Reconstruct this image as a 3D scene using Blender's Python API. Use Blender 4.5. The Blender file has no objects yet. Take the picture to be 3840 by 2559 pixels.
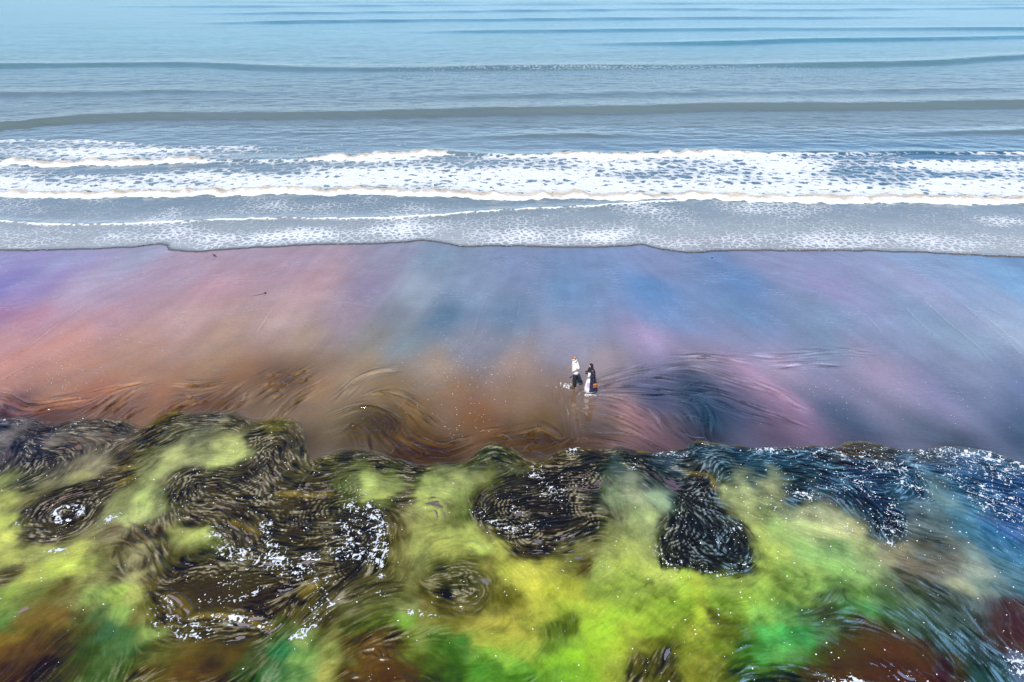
import bpy, bmesh, math, random
import numpy as np
from mathutils import Vector, Matrix

# ------------------------------------------------------------------ camera, sky, sun, exposure
scene = bpy.context.scene
H, PITCH, FPX, CX, CY = 17.7, math.radians(28.3), 2560.0, 1920.0, 1279.5
cam_data = bpy.data.cameras.new('camera')
cam_data.sensor_width = 36.0
cam_data.lens = 24.0
cam_data.clip_start = 0.1
cam_data.clip_end = 20000
cam = bpy.data.objects.new('camera', cam_data)
scene.collection.objects.link(cam)
cam.location = (0, 0, H)
cam.rotation_euler = (math.radians(90) - PITCH, 0, 0)
scene.camera = cam

SUN_EL, SUN_AZ = math.radians(50), math.radians(193)     # azimuth clockwise from +Y: behind the camera, a little to the left
world = bpy.data.worlds.new('World')
scene.world = world
world.use_nodes = True
wn = world.node_tree
bg = wn.nodes['Background']
sky = wn.nodes.new('ShaderNodeTexSky')
sky.sky_type = 'NISHITA'
sky.sun_disc = False
sky.sun_elevation = SUN_EL
sky.sun_rotation = SUN_AZ
sky.air_density = 0.75
sky.dust_density = 0.0
sky.ozone_density = 3.0
bg.inputs['Strength'].default_value = 0.15
wn.links.new(sky.outputs[0], bg.inputs[0])
sun_data = bpy.data.lights.new('sun', 'SUN')
sun_data.energy = 4.2
sun_data.angle = math.radians(0.5)
sun_data.color = (1.0, 0.95, 0.87)
sun = bpy.data.objects.new('sun', sun_data)
scene.collection.objects.link(sun)
sd = Vector((math.sin(SUN_AZ) * math.cos(SUN_EL), math.cos(SUN_AZ) * math.cos(SUN_EL), math.sin(SUN_EL)))
sun.rotation_euler = sd.to_track_quat('Z', 'Y').to_euler()
sun.location = (-20, -20, 40)
scene.view_settings.view_transform = 'Standard'
scene.view_settings.look = 'None'
scene.view_settings.gamma = 1.0
scene.view_settings.exposure = 0.35
KL = 1.48        # light a level white surface sends back at this sun, sky and exposure
rng = np.random.default_rng(7)

# ------------------------------------------------------------------ helpers: survey points, noise, lines
CP, SP = math.cos(PITCH), math.sin(PITCH)
def ground(px, py, z=0.0):
    """a surveyed point (photo pixel) put on the level ground"""
    px = np.asarray(px, float); py = np.asarray(py, float)
    u = (px - CX) / FPX; v = (CY - py) / FPX
    dy = CP + v * SP; dz = -SP + v * CP
    t = (z - H) / dz
    return u * t, dy * t
def P(pts):
    a = np.array(pts, float) * (3840 / 2353.0); return a
def Tn(k):
    return lambda pts: np.array(pts, float) / 1.4805 + np.array([1280.0 * k, 1500.0])
T1, T2, T3 = Tn(0), Tn(1), Tn(2)
def Sn(k):
    return lambda pts: np.array(pts, float) / 1.8383 + np.array([1280.0 * k, 1100.0])
S1, S2, S3 = Sn(0), Sn(1), Sn(2)
def W(a):
    x, y = ground(a[:, 0], a[:, 1]); return np.stack([x, y], 1)
def spline(p, step=0.08):
    """smooth line through the points p (Catmull-Rom), about one point every step metres"""
    p = np.asarray(p, float)
    if len(p) < 3:
        n = max(2, int(np.hypot(*(p[1] - p[0])) / step)); t = np.linspace(0, 1, n)[:, None]
        return p[0] * (1 - t) + p[1] * t
    q = np.vstack([2 * p[0] - p[1], p, 2 * p[-1] - p[-2]])
    out = []
    for i in range(1, len(q) - 2):
        n = max(2, int(np.hypot(*(q[i + 1] - q[i])) / step)); t = np.linspace(0, 1, n, endpoint=False)[:, None]
        a, b, c, d = q[i - 1], q[i], q[i + 1], q[i + 2]
        out.append(0.5 * (2 * b + (c - a) * t + (2 * a - 5 * b + 4 * c - d) * t ** 2 + (3 * b - a - 3 * c + d) * t ** 3))
    out.append(q[-2][None])
    return np.vstack(out)
_tab = np.random.default_rng(3).random((256, 256)).astype(np.float32)
def vnoise(x, y, seed=0):
    x = np.asarray(x) + seed * 17.31; y = np.asarray(y) + seed * 9.77
    xi = np.floor(x).astype(np.int64); yi = np.floor(y).astype(np.int64)
    fx = (x - xi).astype(np.float32); fy = (y - yi).astype(np.float32)
    fx = fx * fx * (3 - 2 * fx); fy = fy * fy * (3 - 2 * fy)
    a = _tab[xi & 255, yi & 255]; b = _tab[(xi + 1) & 255, yi & 255]
    c = _tab[xi & 255, (yi + 1) & 255]; d = _tab[(xi + 1) & 255, (yi + 1) & 255]
    return (a * (1 - fx) + b * fx) * (1 - fy) + (c * (1 - fx) + d * fx) * fy
def fbm(x, y, seed=0, oct=4):
    s = 0; a = 0.5
    for i in range(oct):
        s = s + a * vnoise(x, y, seed + i); x = x * 2.03; y = y * 2.03; a *= 0.5
    return s / (1 - 0.5 ** oct)
def smooth(a, b, x):
    t = np.clip((x - a) / (b - a), 0, 1); return t * t * (3 - 2 * t)
def lin(c):
    c = np.asarray(c, float) / 255.0
    return np.where(c <= 0.04045, c / 12.92, ((c + 0.055) / 1.055) ** 2.4)
def albedo(c, spec=0.0):
    """base colour of a surface whose lit colour is the 0..255 value c"""
    return np.clip((lin(c) - spec) / KL, 0.004, 0.85)
def line_field(gx, gy, line, reach, fn):
    """calls fn(slice, distance, side, along) on the part of a regular grid within reach of a polyline"""
    x0, x1 = line[:, 0].min() - reach, line[:, 0].max() + reach
    y0, y1 = line[:, 1].min() - reach, line[:, 1].max() + reach
    i0, i1 = np.searchsorted(gx, [x0, x1]); j0, j1 = np.searchsorted(gy, [y0, y1])
    if i1 - i0 < 1 or j1 - j0 < 1: return
    X, Y = np.meshgrid(gx[i0:i1], gy[j0:j1])
    best = np.full(X.shape, 1e9); side = np.zeros(X.shape); along = np.zeros(X.shape)
    n = len(line) - 1
    for k in range(n):
        a, b = line[k], line[k + 1]
        ab = b - a; L2 = ab @ ab
        if L2 < 1e-9: continue
        r = reach
        ii0, ii1 = np.searchsorted(gx[i0:i1], [min(a[0], b[0]) - r, max(a[0], b[0]) + r])
        jj0, jj1 = np.searchsorted(gy[j0:j1], [min(a[1], b[1]) - r, max(a[1], b[1]) + r])
        sl = (slice(jj0, jj1), slice(ii0, ii1))
        xx, yy = X[sl], Y[sl]
        t = np.clip(((xx - a[0]) * ab[0] + (yy - a[1]) * ab[1]) / L2, 0, 1)
        dx = xx - a[0] - t * ab[0]; dy = yy - a[1] - t * ab[1]
        d = np.sqrt(dx * dx + dy * dy)
        m = d < best[sl]
        best[sl] = np.where(m, d, best[sl])
        side[sl] = np.where(m, np.sign(ab[0] * dy - ab[1] * dx), side[sl])
        along[sl] = np.where(m, (k + t) / n, along[sl])
    fn((slice(j0, j1), slice(i0, i1)), best, side, along)
def poly_mask(gx, gy, poly, soft):
    """1 inside a closed outline, fading over soft metres"""
    line = np.vstack([spline(np.vstack([poly, poly[:1]]), 0.25)])
    out = np.zeros((len(gy), len(gx)), np.float32)
    x0, x1 = line[:, 0].min() - soft, line[:, 0].max() + soft
    y0, y1 = line[:, 1].min() - soft, line[:, 1].max() + soft
    i0, i1 = np.searchsorted(gx, [x0, x1]); j0, j1 = np.searchsorted(gy, [y0, y1])
    if i1 <= i0 or j1 <= j0: return out
    X, Y = np.meshgrid(gx[i0:i1], gy[j0:j1])
    ins = np.zeros(X.shape, bool)
    for k in range(len(line) - 1):
        (xa, ya), (xb, yb) = line[k], line[k + 1]
        if ya == yb: continue
        c = ((ya > Y) != (yb > Y)) & (X < (xb - xa) * (Y - ya) / (yb - ya) + xa)
        ins ^= c
    dist = np.full((len(gy), len(gx)), soft * 2.0)
    def f(sl, d, s, al): dist[sl] = np.minimum(dist[sl], d)
    line_field(gx, gy, line, soft, f)
    dd = dist[j0:j1, i0:i1] * np.where(ins, 1, -1)
    out[j0:j1, i0:i1] = smooth(-soft, soft, dd)
    return out
def bilerp(A, gx, gy, x, y):
    fx = np.clip((x - gx[0]) / (gx[1] - gx[0]), 0, len(gx) - 1.001); fy = np.clip((y - gy[0]) / (gy[1] - gy[0]), 0, len(gy) - 1.001)
    i = fx.astype(np.int64); j = fy.astype(np.int64); u = (fx - i); v = (fy - j)
    if A.ndim == 3: u = u[..., None]; v = v[..., None]
    return (A[j, i] * (1 - u) + A[j, i + 1] * u) * (1 - v) + (A[j + 1, i] * (1 - u) + A[j + 1, i + 1] * u) * v
def blur(A, n):
    """box blur, twice, n cells each way"""
    for _ in range(2):
        for ax in (0, 1):
            pad = [(0, 0)] * A.ndim; pad[ax] = (n + 1, n)
            c = np.cumsum(np.pad(A, pad, mode='edge'), axis=ax, dtype=np.float64)
            k = 2 * n + 1
            hi = np.take(c, np.arange(k, c.shape[ax]), axis=ax); lo = np.take(c, np.arange(0, c.shape[ax] - k), axis=ax)
            A = ((hi - lo) / k).astype(np.float32)
    return A
def colour_field(gx, gy, pix, cols, power=2.0, eps=0.12):
    """surveyed colours spread over a coarse grid; nearness measured on the ground, squeezed in depth"""
    w = W(pix)
    X, Y = np.meshgrid(gx, gy)
    sc = (w[:, 1] / 20.0)
    num = np.zeros(X.shape + (3,)); den = np.zeros(X.shape)
    L = lin(cols)
    for (x, y), s, c in zip(w, sc, L):
        d2 = ((X - x) / s) ** 2 + ((Y - y) / (s * s * 1.25)) ** 2
        k = 1.0 / (d2 + eps) ** power
        num += k[..., None] * c; den += k
    return num / den[..., None]
def orient_field(gx, gy, lines):
    """which way the streaks run: averaged from the surveyed streak lines"""
    X, Y = np.meshgrid(gx, gy); c = np.zeros(X.shape); s = np.zeros(X.shape)
    for l in lines:
        l = spline(l, 0.6)
        for a, b in zip(l[:-1], l[1:]):
            th = math.atan2(b[1] - a[1], b[0] - a[0]); mx, my = (a + b) / 2
            k = np.hypot(*(b - a)) / ((X - mx) ** 2 + (Y - my) ** 2 + 0.05) ** 1.6
            c += k * math.cos(2 * th); s += k * math.sin(2 * th)
    return 0.5 * np.arctan2(s, c)
def smear(A, gx, gy, ang, cgx, cgy, n, step):
    """average A along the streak directions (line integral)"""
    X, Y = np.meshgrid(gx, gy)
    c2, s2 = np.cos(2 * ang), np.sin(2 * ang)
    acc = A.astype(np.float32).copy(); cnt = 1.0
    for sg in (1, -1):
        x, y = X.copy(), Y.copy(); pdx = pdy = None
        for i in range(n):
            a = 0.5 * np.arctan2(bilerp(s2, cgx, cgy, x, y), bilerp(c2, cgx, cgy, x, y))
            dx, dy = np.cos(a), np.sin(a)
            if pdx is None: dx, dy = dx * sg, dy * sg
            else:
                f = np.where(dx * pdx + dy * pdy < 0, -1, 1); dx, dy = dx * f, dy * f
            x = x + dx * step; y = y + dy * step; pdx, pdy = dx, dy
            wgt = 1 - (i + 1) / (n + 1.0)
            acc += wgt * bilerp(A, gx, gy, x, y).astype(np.float32); cnt += wgt
    return acc / cnt
def sheet(name, gx, gy, Z, attrs, mat, keep, kind='structure', label=None, skip=None):
    """a regular grid as one mesh, only the quads whose corners are all kept; attrs go on as point attributes"""
    ny, nx = Z.shape
    X, Y = np.meshgrid(gx, gy)
    q = keep[:-1, :-1] & keep[1:, :-1] & keep[:-1, 1:] & keep[1:, 1:]
    if skip is not None: q = q & ~skip
    idx = np.arange(nx * ny).reshape(ny, nx)
    quads = np.stack([idx[:-1, :-1][q], idx[:-1, 1:][q], idx[1:, 1:][q], idx[1:, :-1][q]], 1)
    used = np.zeros(nx * ny, bool); used[quads.ravel()] = True
    remap = np.cumsum(used) - 1
    quads = remap[quads].astype(np.int32)
    co = np.stack([X.ravel()[used], Y.ravel()[used], Z.ravel()[used]], 1).astype(np.float32)
    me = bpy.data.meshes.new(name)
    me.vertices.add(len(co)); me.vertices.foreach_set('co', co.ravel())
    me.loops.add(quads.size); me.loops.foreach_set('vertex_index', quads.ravel())
    me.polygons.add(len(quads)); me.polygons.foreach_set('loop_start', np.arange(0, quads.size, 4, dtype=np.int32))
    me.polygons.foreach_set('use_smooth', np.ones(len(quads), bool))
    me.update(calc_edges=True)
    for k, A in attrs.items():
        if A.ndim == 3:
            v = np.ones((used.sum(), 4), np.float32); v[:, :3] = A.reshape(-1, 3)[used]
            at = me.attributes.new(k, 'FLOAT_COLOR', 'POINT'); at.data.foreach_set('color', v.ravel())
        else:
            at = me.attributes.new(k, 'FLOAT', 'POINT'); at.data.foreach_set('value', A.ravel()[used].astype(np.float32))
    me.materials.append(mat)
    o = bpy.data.objects.new(name, me); scene.collection.objects.link(o)
    o['kind'] = kind
    if label: o['label'] = label
    return o
# ------------------------------------------------------------------ materials
def nodes_of(name):
    m = bpy.data.materials.new(name); m.use_nodes = True
    nt = m.node_tree; b = nt.nodes['Principled BSDF']
    return m, nt, b
def plain(name, col, rough=0.7, noise=0.15, scale=30.0):
    m, nt, b = nodes_of(name)
    n = nt.nodes.new('ShaderNodeTexNoise'); n.inputs['Scale'].default_value = scale; n.inputs['Detail'].default_value = 3
    tc = nt.nodes.new('ShaderNodeTexCoord'); nt.links.new(tc.outputs['Object'], n.inputs['Vector'])
    mx = nt.nodes.new('ShaderNodeMix'); mx.data_type = 'RGBA'
    mx.inputs[6].default_value = (*[c * (1 - noise) for c in col], 1); mx.inputs[7].default_value = (*[min(1, c * (1 + noise)) for c in col], 1)
    nt.links.new(n.outputs['Fac'], mx.inputs[0]); nt.links.new(mx.outputs[2], b.inputs['Base Color'])
    b.inputs['Roughness'].default_value = rough
    return m
def math_node(nt, op, a, b=None, clamp=False):
    n = nt.nodes.new('ShaderNodeMath'); n.operation = op; n.use_clamp = clamp
    for i, v in enumerate((a, b)):
        if v is None: continue
        if isinstance(v, (int, float)): n.inputs[i].default_value = v
        else: nt.links.new(v, n.inputs[i])
    return n.outputs[0]
def attr(nt, name, out='Fac'):
    n = nt.nodes.new('ShaderNodeAttribute'); n.attribute_name = name; return n.outputs[out]
def tex(nt, kind, vec, scale, **kw):
    n = nt.nodes.new('ShaderNodeTex' + kind); n.inputs['Scale'].default_value = scale
    for k, v in kw.items():
        if k in n.inputs: n.inputs[k].default_value = v
        else: setattr(n, k, v)
    nt.links.new(vec, n.inputs['Vector'])
    return n
def mapped(nt, scale):
    tc = nt.nodes.new('ShaderNodeTexCoord'); mp = nt.nodes.new('ShaderNodeMapping')
    mp.inputs['Scale'].default_value = scale
    nt.links.new(tc.outputs['Object'], mp.inputs['Vector']); return mp.outputs[0]
def warp(nt, vec, scale, amount):
    n = tex(nt, 'Noise', vec, scale, Detail=2.0)
    s = nt.nodes.new('ShaderNodeVectorMath'); s.operation = 'SUBTRACT'; s.inputs[1].default_value = (0.5, 0.5, 0.5)
    nt.links.new(n.outputs['Color'], s.inputs[0])
    k = nt.nodes.new('ShaderNodeVectorMath'); k.operation = 'SCALE'; k.inputs[3].default_value = amount
    nt.links.new(s.outputs[0], k.inputs[0])
    a = nt.nodes.new('ShaderNodeVectorMath'); a.operation = 'ADD'
    nt.links.new(vec, a.inputs[0]); nt.links.new(k.outputs[0], a.inputs[1])
    return a.outputs[0]
def water_material(name, cell, fine, ripple, ripple_scale, rough=0.06, ior=1.33, stretch=(1, 1, 1), foam_col=(0.68, 0.71, 0.74), thin=0.4, blotch=1.1, spec=0.5, squash=0.55):
    """water whose own colour is the attribute tint, with a lace of foam where the attribute foam asks for it"""
    m, nt, b = nodes_of(name)
    L = nt.links
    v = mapped(nt, stretch)
    w1 = warp(nt, v, 1.0 / cell * 0.7, cell * 0.9)
    c1 = tex(nt, 'Voronoi', w1, 1.0 / cell, feature='DISTANCE_TO_EDGE', voronoi_dimensions='2D').outputs['Distance']
    w2 = warp(nt, v, 1.0 / fine * 0.8, fine * 0.9)
    c2 = tex(nt, 'Voronoi', w2, 1.0 / fine, feature='DISTANCE_TO_EDGE', voronoi_dimensions='2D').outputs['Distance']
    n1 = tex(nt, 'Noise', v, 0.9 / cell, Detail=4.0, Roughness=0.62).outputs['Fac']
    f = attr(nt, 'foam')
    lace = math_node(nt, 'ADD', math_node(nt, 'MULTIPLY', c1, 1.15), math_node(nt, 'MULTIPLY', c2, 0.55))
    lace = math_node(nt, 'ADD', lace, math_node(nt, 'MULTIPLY', math_node(nt, 'SUBTRACT', n1, 0.5), blotch))
    t = math_node(nt, 'SUBTRACT', math_node(nt, 'MULTIPLY', f, 1.25), 0.22)
    mask = nt.nodes.new('ShaderNodeMapRange'); mask.interpolation_type = 'SMOOTHSTEP'
    mask.inputs['From Min'].default_value = -0.05; mask.inputs['From Max'].default_value = 0.09
    L.new(math_node(nt, 'SUBTRACT', t, lace), mask.inputs['Value'])
    fm = math_node(nt, 'MULTIPLY', mask.outputs[0], math_node(nt, 'GREATER_THAN', f, 0.02))
    tint = attr(nt, 'tint', 'Color')
    tan = attr(nt, 'silt')
    fc = nt.nodes.new('ShaderNodeMix'); fc.data_type = 'RGBA'
    fc.inputs[6].default_value = (*foam_col, 1); fc.inputs[7].default_value = (0.47, 0.40, 0.31, 1)
    L.new(tan, fc.inputs[0])
    op = nt.nodes.new('ShaderNodeMapRange'); op.interpolation_type = 'SMOOTHSTEP'
    op.inputs['From Min'].default_value = 0.22; op.inputs['From Max'].default_value = 0.60; op.inputs['To Min'].default_value = thin; op.inputs['To Max'].default_value = 1.0
    L.new(f, op.inputs['Value']); fm = math_node(nt, 'MULTIPLY', fm, op.outputs[0])
    cm = nt.nodes.new('ShaderNodeMix'); cm.data_type = 'RGBA'
    L.new(fm, cm.inputs[0]); L.new(tint, cm.inputs[6]); L.new(fc.outputs[2], cm.inputs[7])
    L.new(cm.outputs[2], b.inputs['Base Color'])
    rr = math_node(nt, 'ADD', math_node(nt, 'MULTIPLY', fm, 0.8), rough)
    L.new(rr, b.inputs['Roughness'])
    b.inputs['IOR'].default_value = ior; b.inputs['Specular IOR Level'].default_value = spec
    rv = warp(nt, mapped(nt, (squash, 1.0, 1.0)), ripple_scale * 0.4, 0.5 / ripple_scale)
    r1 = tex(nt, 'Noise', rv, ripple_scale, Detail=5.0, Roughness=0.6).outputs['Fac']
    hgt = math_node(nt, 'ADD', math_node(nt, 'MULTIPLY', r1, ripple), math_node(nt, 'MULTIPLY', fm, math_node(nt, 'MULTIPLY', tex(nt, 'Noise', v, 2.6 / cell, Detail=4.0, Roughness=0.7).outputs['Fac'], 0.16 * cell)))
    bp = nt.nodes.new('ShaderNodeBump'); bp.inputs['Strength'].default_value = 1.0; bp.inputs['Distance'].default_value = 1.0
    L.new(hgt, bp.inputs['Height']); L.new(bp.outputs[0], b.inputs['Normal'])
    return m

def wash_material(name, rough, spec):
    """thin silty water: colour from tint, flow-drawn scraps of foam from the attribute foam"""
    m, nt, b = nodes_of(name); L = nt.links
    v = mapped(nt, (1, 1, 1))
    n = tex(nt, 'Noise', v, 22.0, Detail=3.0, Roughness=0.6).outputs['Fac']
    ms = nt.nodes.new('ShaderNodeMapRange'); ms.interpolation_type = 'SMOOTHSTEP'
    ms.inputs['From Min'].default_value = 0.38; ms.inputs['From Max'].default_value = 0.62
    L.new(math_node(nt, 'ADD', attr(nt, 'foam'), math_node(nt, 'MULTIPLY', math_node(nt, 'SUBTRACT', n, 0.5), 0.7)), ms.inputs['Value'])
    fm = ms.outputs[0]
    g = tex(nt, 'Noise', v, 14.0, Detail=5.0, Roughness=0.7).outputs['Fac']
    sc = nt.nodes.new('ShaderNodeVectorMath'); sc.operation = 'SCALE'
    L.new(attr(nt, 'tint', 'Color'), sc.inputs[0]); L.new(math_node(nt, 'ADD', math_node(nt, 'MULTIPLY', g, 0.7), 0.65), sc.inputs[3])
    cm = nt.nodes.new('ShaderNodeMix'); cm.data_type = 'RGBA'
    L.new(fm, cm.inputs[0]); L.new(sc.outputs[0], cm.inputs[6]); cm.inputs[7].default_value = (0.58, 0.62, 0.66, 1)
    L.new(cm.outputs[2], b.inputs['Base Color'])
    L.new(math_node(nt, 'ADD', math_node(nt, 'MULTIPLY', fm, 0.5), rough), b.inputs['Roughness'])
    b.inputs['IOR'].default_value = 1.33; b.inputs['Specular IOR Level'].default_value = spec
    bp = nt.nodes.new('ShaderNodeBump'); bp.inputs['Distance'].default_value = 1.0
    L.new(math_node(nt, 'ADD', math_node(nt, 'MULTIPLY', g, 0.012), math_node(nt, 'MULTIPLY', fm, 0.012)), bp.inputs['Height']); L.new(bp.outputs[0], b.inputs['Normal'])
    return m
# ------------------------------------------------------------------ the sea: far swell, breakers, upper wash
def crest_line(pts):                      # surveyed in photo units of 2353 x 1568
    w = W(P(pts)); return w[np.argsort(w[:, 0])]
def wave_y(line, x):
    l = spline(line, 1.0); l = l[np.argsort(l[:, 0])]
    s0 = (l[min(20, len(l) - 1), 1] - l[0, 1]) / max(1e-6, l[min(20, len(l) - 1), 0] - l[0, 0])
    return np.interp(x, l[:, 0], l[:, 1])
# line, height, front width, back width (m), ends fade (photo x where it starts / stops)
WAVES = [
    ([(-200, 4), (700, 5), (1400, 5), (2600, 4)], 0.50, 5.0, 14, (300, 2700)),
    ([(-200, 15), (400, 16), (800, 14), (1176, 11), (1600, 9), (2353, 10), (2700, 10)], 0.55, 5.0, 12, (150, 2700)),
    ([(-200, 34), (250, 32), (650, 31), (1176, 26), (1580, 22), (1830, 24), (2353, 19), (2700, 17)], 0.55, 4.0, 10, (350, 2700)),
    ([(-200, 58), (300, 56), (600, 52), (850, 49), (1176, 46), (1620, 42), (1900, 42), (2353, 37), (2700, 35)], 0.55, 3.6, 9, (350, 2200)),
    ([(-200, 82), (750, 76), (1176, 72), (1480, 69), (1900, 67), (2353, 66), (2700, 65)], 0.50, 3.2, 8, (850, 2700)),
    ([(900, 106), (1330, 102), (1676, 99), (1826, 94), (2126, 90), (2353, 86), (2700, 80)], 0.50, 2.4, 7, (1250, 2700)),
    ([(-200, 155), (0, 152), (350, 148), (500, 150), (750, 160), (1176, 157), (1526, 154), (1876, 150), (2126, 146), (2353, 131), (2700, 120)], 0.42, 1.5, 6, (-400, 2700)),
    ([(-200, 216), (0, 215), (300, 212), (400, 209), (700, 214)], 0.28, 1.8, 4, (-300, 700)),
    ([(600, 225), (1000, 222), (1400, 215), (1800, 212), (2353, 205)], 0.16, 1.8, 4, (700, 2500)),
    ([(-200, 300), (0, 290), (175, 274), (350, 266), (575, 264), (850, 262), (1176, 255), (1476, 250), (1626, 246), (1976, 245), (2226, 241), (2353, 240), (2700, 238)], 0.52, 1.15, 5, (-400, 2800)),
    ([(1000, 318), (1250, 312), (1400, 312), (1600, 318)], 0.20, 1.0, 2, (1000, 1600)),
    ([(2000, 310), (2300, 305), (2600, 300)], 0.22, 1.0, 2, (2000, 2800)),
]
ROLLERS = [
    ([(-300, 451), (0, 450), (300, 450), (600, 445), (750, 445), (1000, 450), (1176, 454), (1576, 457), (1776, 460), (2353, 467), (2700, 470)], 0.32, 0.5, 1.5),
    ([(-300, 372), (0, 375), (150, 379), (400, 374), (475, 372), (600, 371), (700, 370), (900, 362), (1025, 357), (1276, 360), (1476, 362), (1626, 355), (1741, 356), (1900, 355), (2353, 353), (2700, 353)], 0.34, 0.55, 1.7),
]
ROLL_ON = [lambda p: np.ones_like(p), lambda p: np.clip(smooth(-100, 60, p) * (1 - smooth(440, 520, p)) + smooth(680, 740, p) * (1 - smooth(1000, 1060, p)) + smooth(1240, 1300, p) * (1 - smooth(1700, 1760, p)), 0, 1)]
THREAD = [(-300, 508), (0, 514), (125, 521), (300, 519), (450, 511), (650, 506), (850, 506), (1000, 499), (1176, 486), (1326, 479), (1476, 469), (1566, 464)]
EDGE = [(-300, 576), (-100, 577), (0, 577), (150, 576), (300, 570), (375, 562), (392, 576), (450, 580), (500, 577), (600, 570), (750, 564), (900, 561), (975, 555), (1025, 562), (1075, 568), (1176, 567), (1326, 571), (1440, 567), (1476, 564), (1526, 576), (1601, 583), (1651, 579), (1826, 578), (2026, 579), (2176, 585), (2353, 593), (2700, 605)]
_edge_l = spline(crest_line(EDGE), 0.3); _edge_l = _edge_l[np.argsort(_edge_l[:, 0])]
def edge_y(x):
    return np.interp(x, _edge_l[:, 0], _edge_l[:, 1]) + 0.22 * (vnoise(x * 1.1, x * 0 + 3.3, 5) - 0.5) + 0.10 * (vnoise(x * 4, x * 0 + 1.3, 6) - 0.5)
def photo_of(X, Y):
    """where a ground point lies in the survey picture (2353 wide)"""
    d = Y * CP + H * SP; u = X / d; v = (Y * SP - H * CP) / d
    return (CX + u * FPX) * 2353 / 3840, (CY - v * FPX) * 2353 / 3840
def sea_height(X, Y):
    px, py = photo_of(X, Y)
    Z = np.zeros(X.shape)
    for pts, h, wf, wb, (a, b) in WAVES:
        c = wave_y(crest_line(pts), X[0]) [None, :]
        c = c + 1.2 * (vnoise(X * 0.05, Y * 0.0 + c * 0.02, 11) - 0.5) * np.clip(wf / 2, 0.6, 3)
        d = Y - c
        am = h * smooth(a, a + 350, px) * (1 - smooth(b - 350, b, px)) if b < 2690 else h * smooth(a, a + 350, px)
        am = am * (0.75 + 0.5 * vnoise(X * 0.035 + 3, Y * 0.01, 12))
        Z += am * np.where(d < 0, np.exp(-(d / wf) ** 2), np.exp(-(d / wb) ** 2)) - 0.35 * am * np.exp(-((d + 2.2 * wf) / (1.6 * wf)) ** 2)
    deep = smooth(62, 95, Y)
    Z += deep * 0.10 * (fbm(X * 0.10, Y * 0.28, 21, 3) - 0.5) + deep * 0.15 * (fbm(X * 0.45, Y * 0.9, 22, 3) - 0.5) * np.clip(140 / Y, 0, 1)
    return Z
# far part: rows grow with distance
gy_far = [92.0]
while gy_far[-1] < 9000: gy_far.append(gy_far[-1] + max(0.42, (gy_far[-1] / 92.0) ** 2 * 0.42) if gy_far[-1] < 900 else gy_far[-1] * 1.25)
gy_far = np.array(gy_far)
def far_sea():
    un = np.linspace(-1, 1, 620)
    Yg = gy_far[:, None] * np.ones(620)
    Xg = un[None, :] * (gy_far[:, None] * 0.82 + 14)
    px, py = photo_of(Xg, Yg)
    Z = np.zeros(Xg.shape)
    for pts, h, wf, wb, (a, b) in WAVES:
        l = spline(crest_line(pts), 2.0); l = l[np.argsort(l[:, 0])]
        c = np.interp(Xg, l[:, 0], l[:, 1])
        c = c + (vnoise(Xg * 0.04, c * 0.02, 11) - 0.5) * wf * 0.9
        d = Yg - c
        am = h * smooth(a, a + 350, px) * ((1 - smooth(b - 350, b, px)) if b < 2690 else 1) * (0.7 + 0.6 * vnoise(Xg * 0.03 + 3, Yg * 0.01, 12))
        Z += am * np.where(d < 0, np.exp(-(d / wf) ** 2), np.exp(-(d / wb) ** 2)) - 0.35 * am * np.exp(-((d + 2.2 * wf) / (1.6 * wf)) ** 2)
    Z += 0.12 * (fbm(Xg * 0.06, Yg * 0.22, 21, 4) - 0.5) * np.clip(900 / Yg, 0, 1)
    ms = smooth(60, 95, Yg)
    Z += ms * 0.17 * (fbm(Xg * 0.45, Yg * 0.9, 22, 3) - 0.5) * np.clip(140 / Yg, 0, 1)
    Z = Z * (1 - smooth(700, 1200, Yg)) + 0.04
    blend = smooth(92, 96, Yg)
    foam = np.zeros(Z.shape)
    foam += 0.22 * smooth(150, 158, py) * (1 - smooth(180, 205, py)) * smooth(700, 1000, px) * (1 - smooth(1900, 2250, px))
    foam += 0.14 * np.exp(-((py - 155) / 4.0) ** 2) * smooth(700, 1000, px) * (1 - smooth(1800, 1950, px))
    near, far = lin((128, 146, 146)), lin((78, 158, 172))
    t = smooth(92, 240, Yg)[..., None]
    tint = (near * (1 - t) + far * t) / KL * 0.75 * (0.9 + 0.2 * vnoise(Xg * 0.05, Yg * 0.05, 30))[..., None]
    return Xg, Yg, Z, tint, foam
M_sea = water_material('sea_water', 1.25, 0.42, 0.05, 1.3, rough=0.08, squash=0.35, blotch=0.9)
M_far = water_material('open_sea_water', 0.9, 0.4, 0.26, 0.5, rough=0.2, squash=0.35)
def free_sheet(name, X, Y, Z, attrs, mat):
    o = sheet(name, np.arange(X.shape[1], dtype=float), np.arange(X.shape[0], dtype=float), Z, attrs, mat, np.ones(X.shape, bool))
    co = np.stack([X.ravel(), Y.ravel(), Z.ravel()], 1).astype(np.float32)
    o.data.vertices.foreach_set('co', co.ravel()); o.data.update()
    return o
Xf, Yf, Zf, tint_f, foam_f = far_sea()
free_sheet('open_sea', Xf, Yf, Zf, {'tint': tint_f, 'foam': foam_f, 'silt': np.zeros(Zf.shape)}, M_far)

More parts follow.
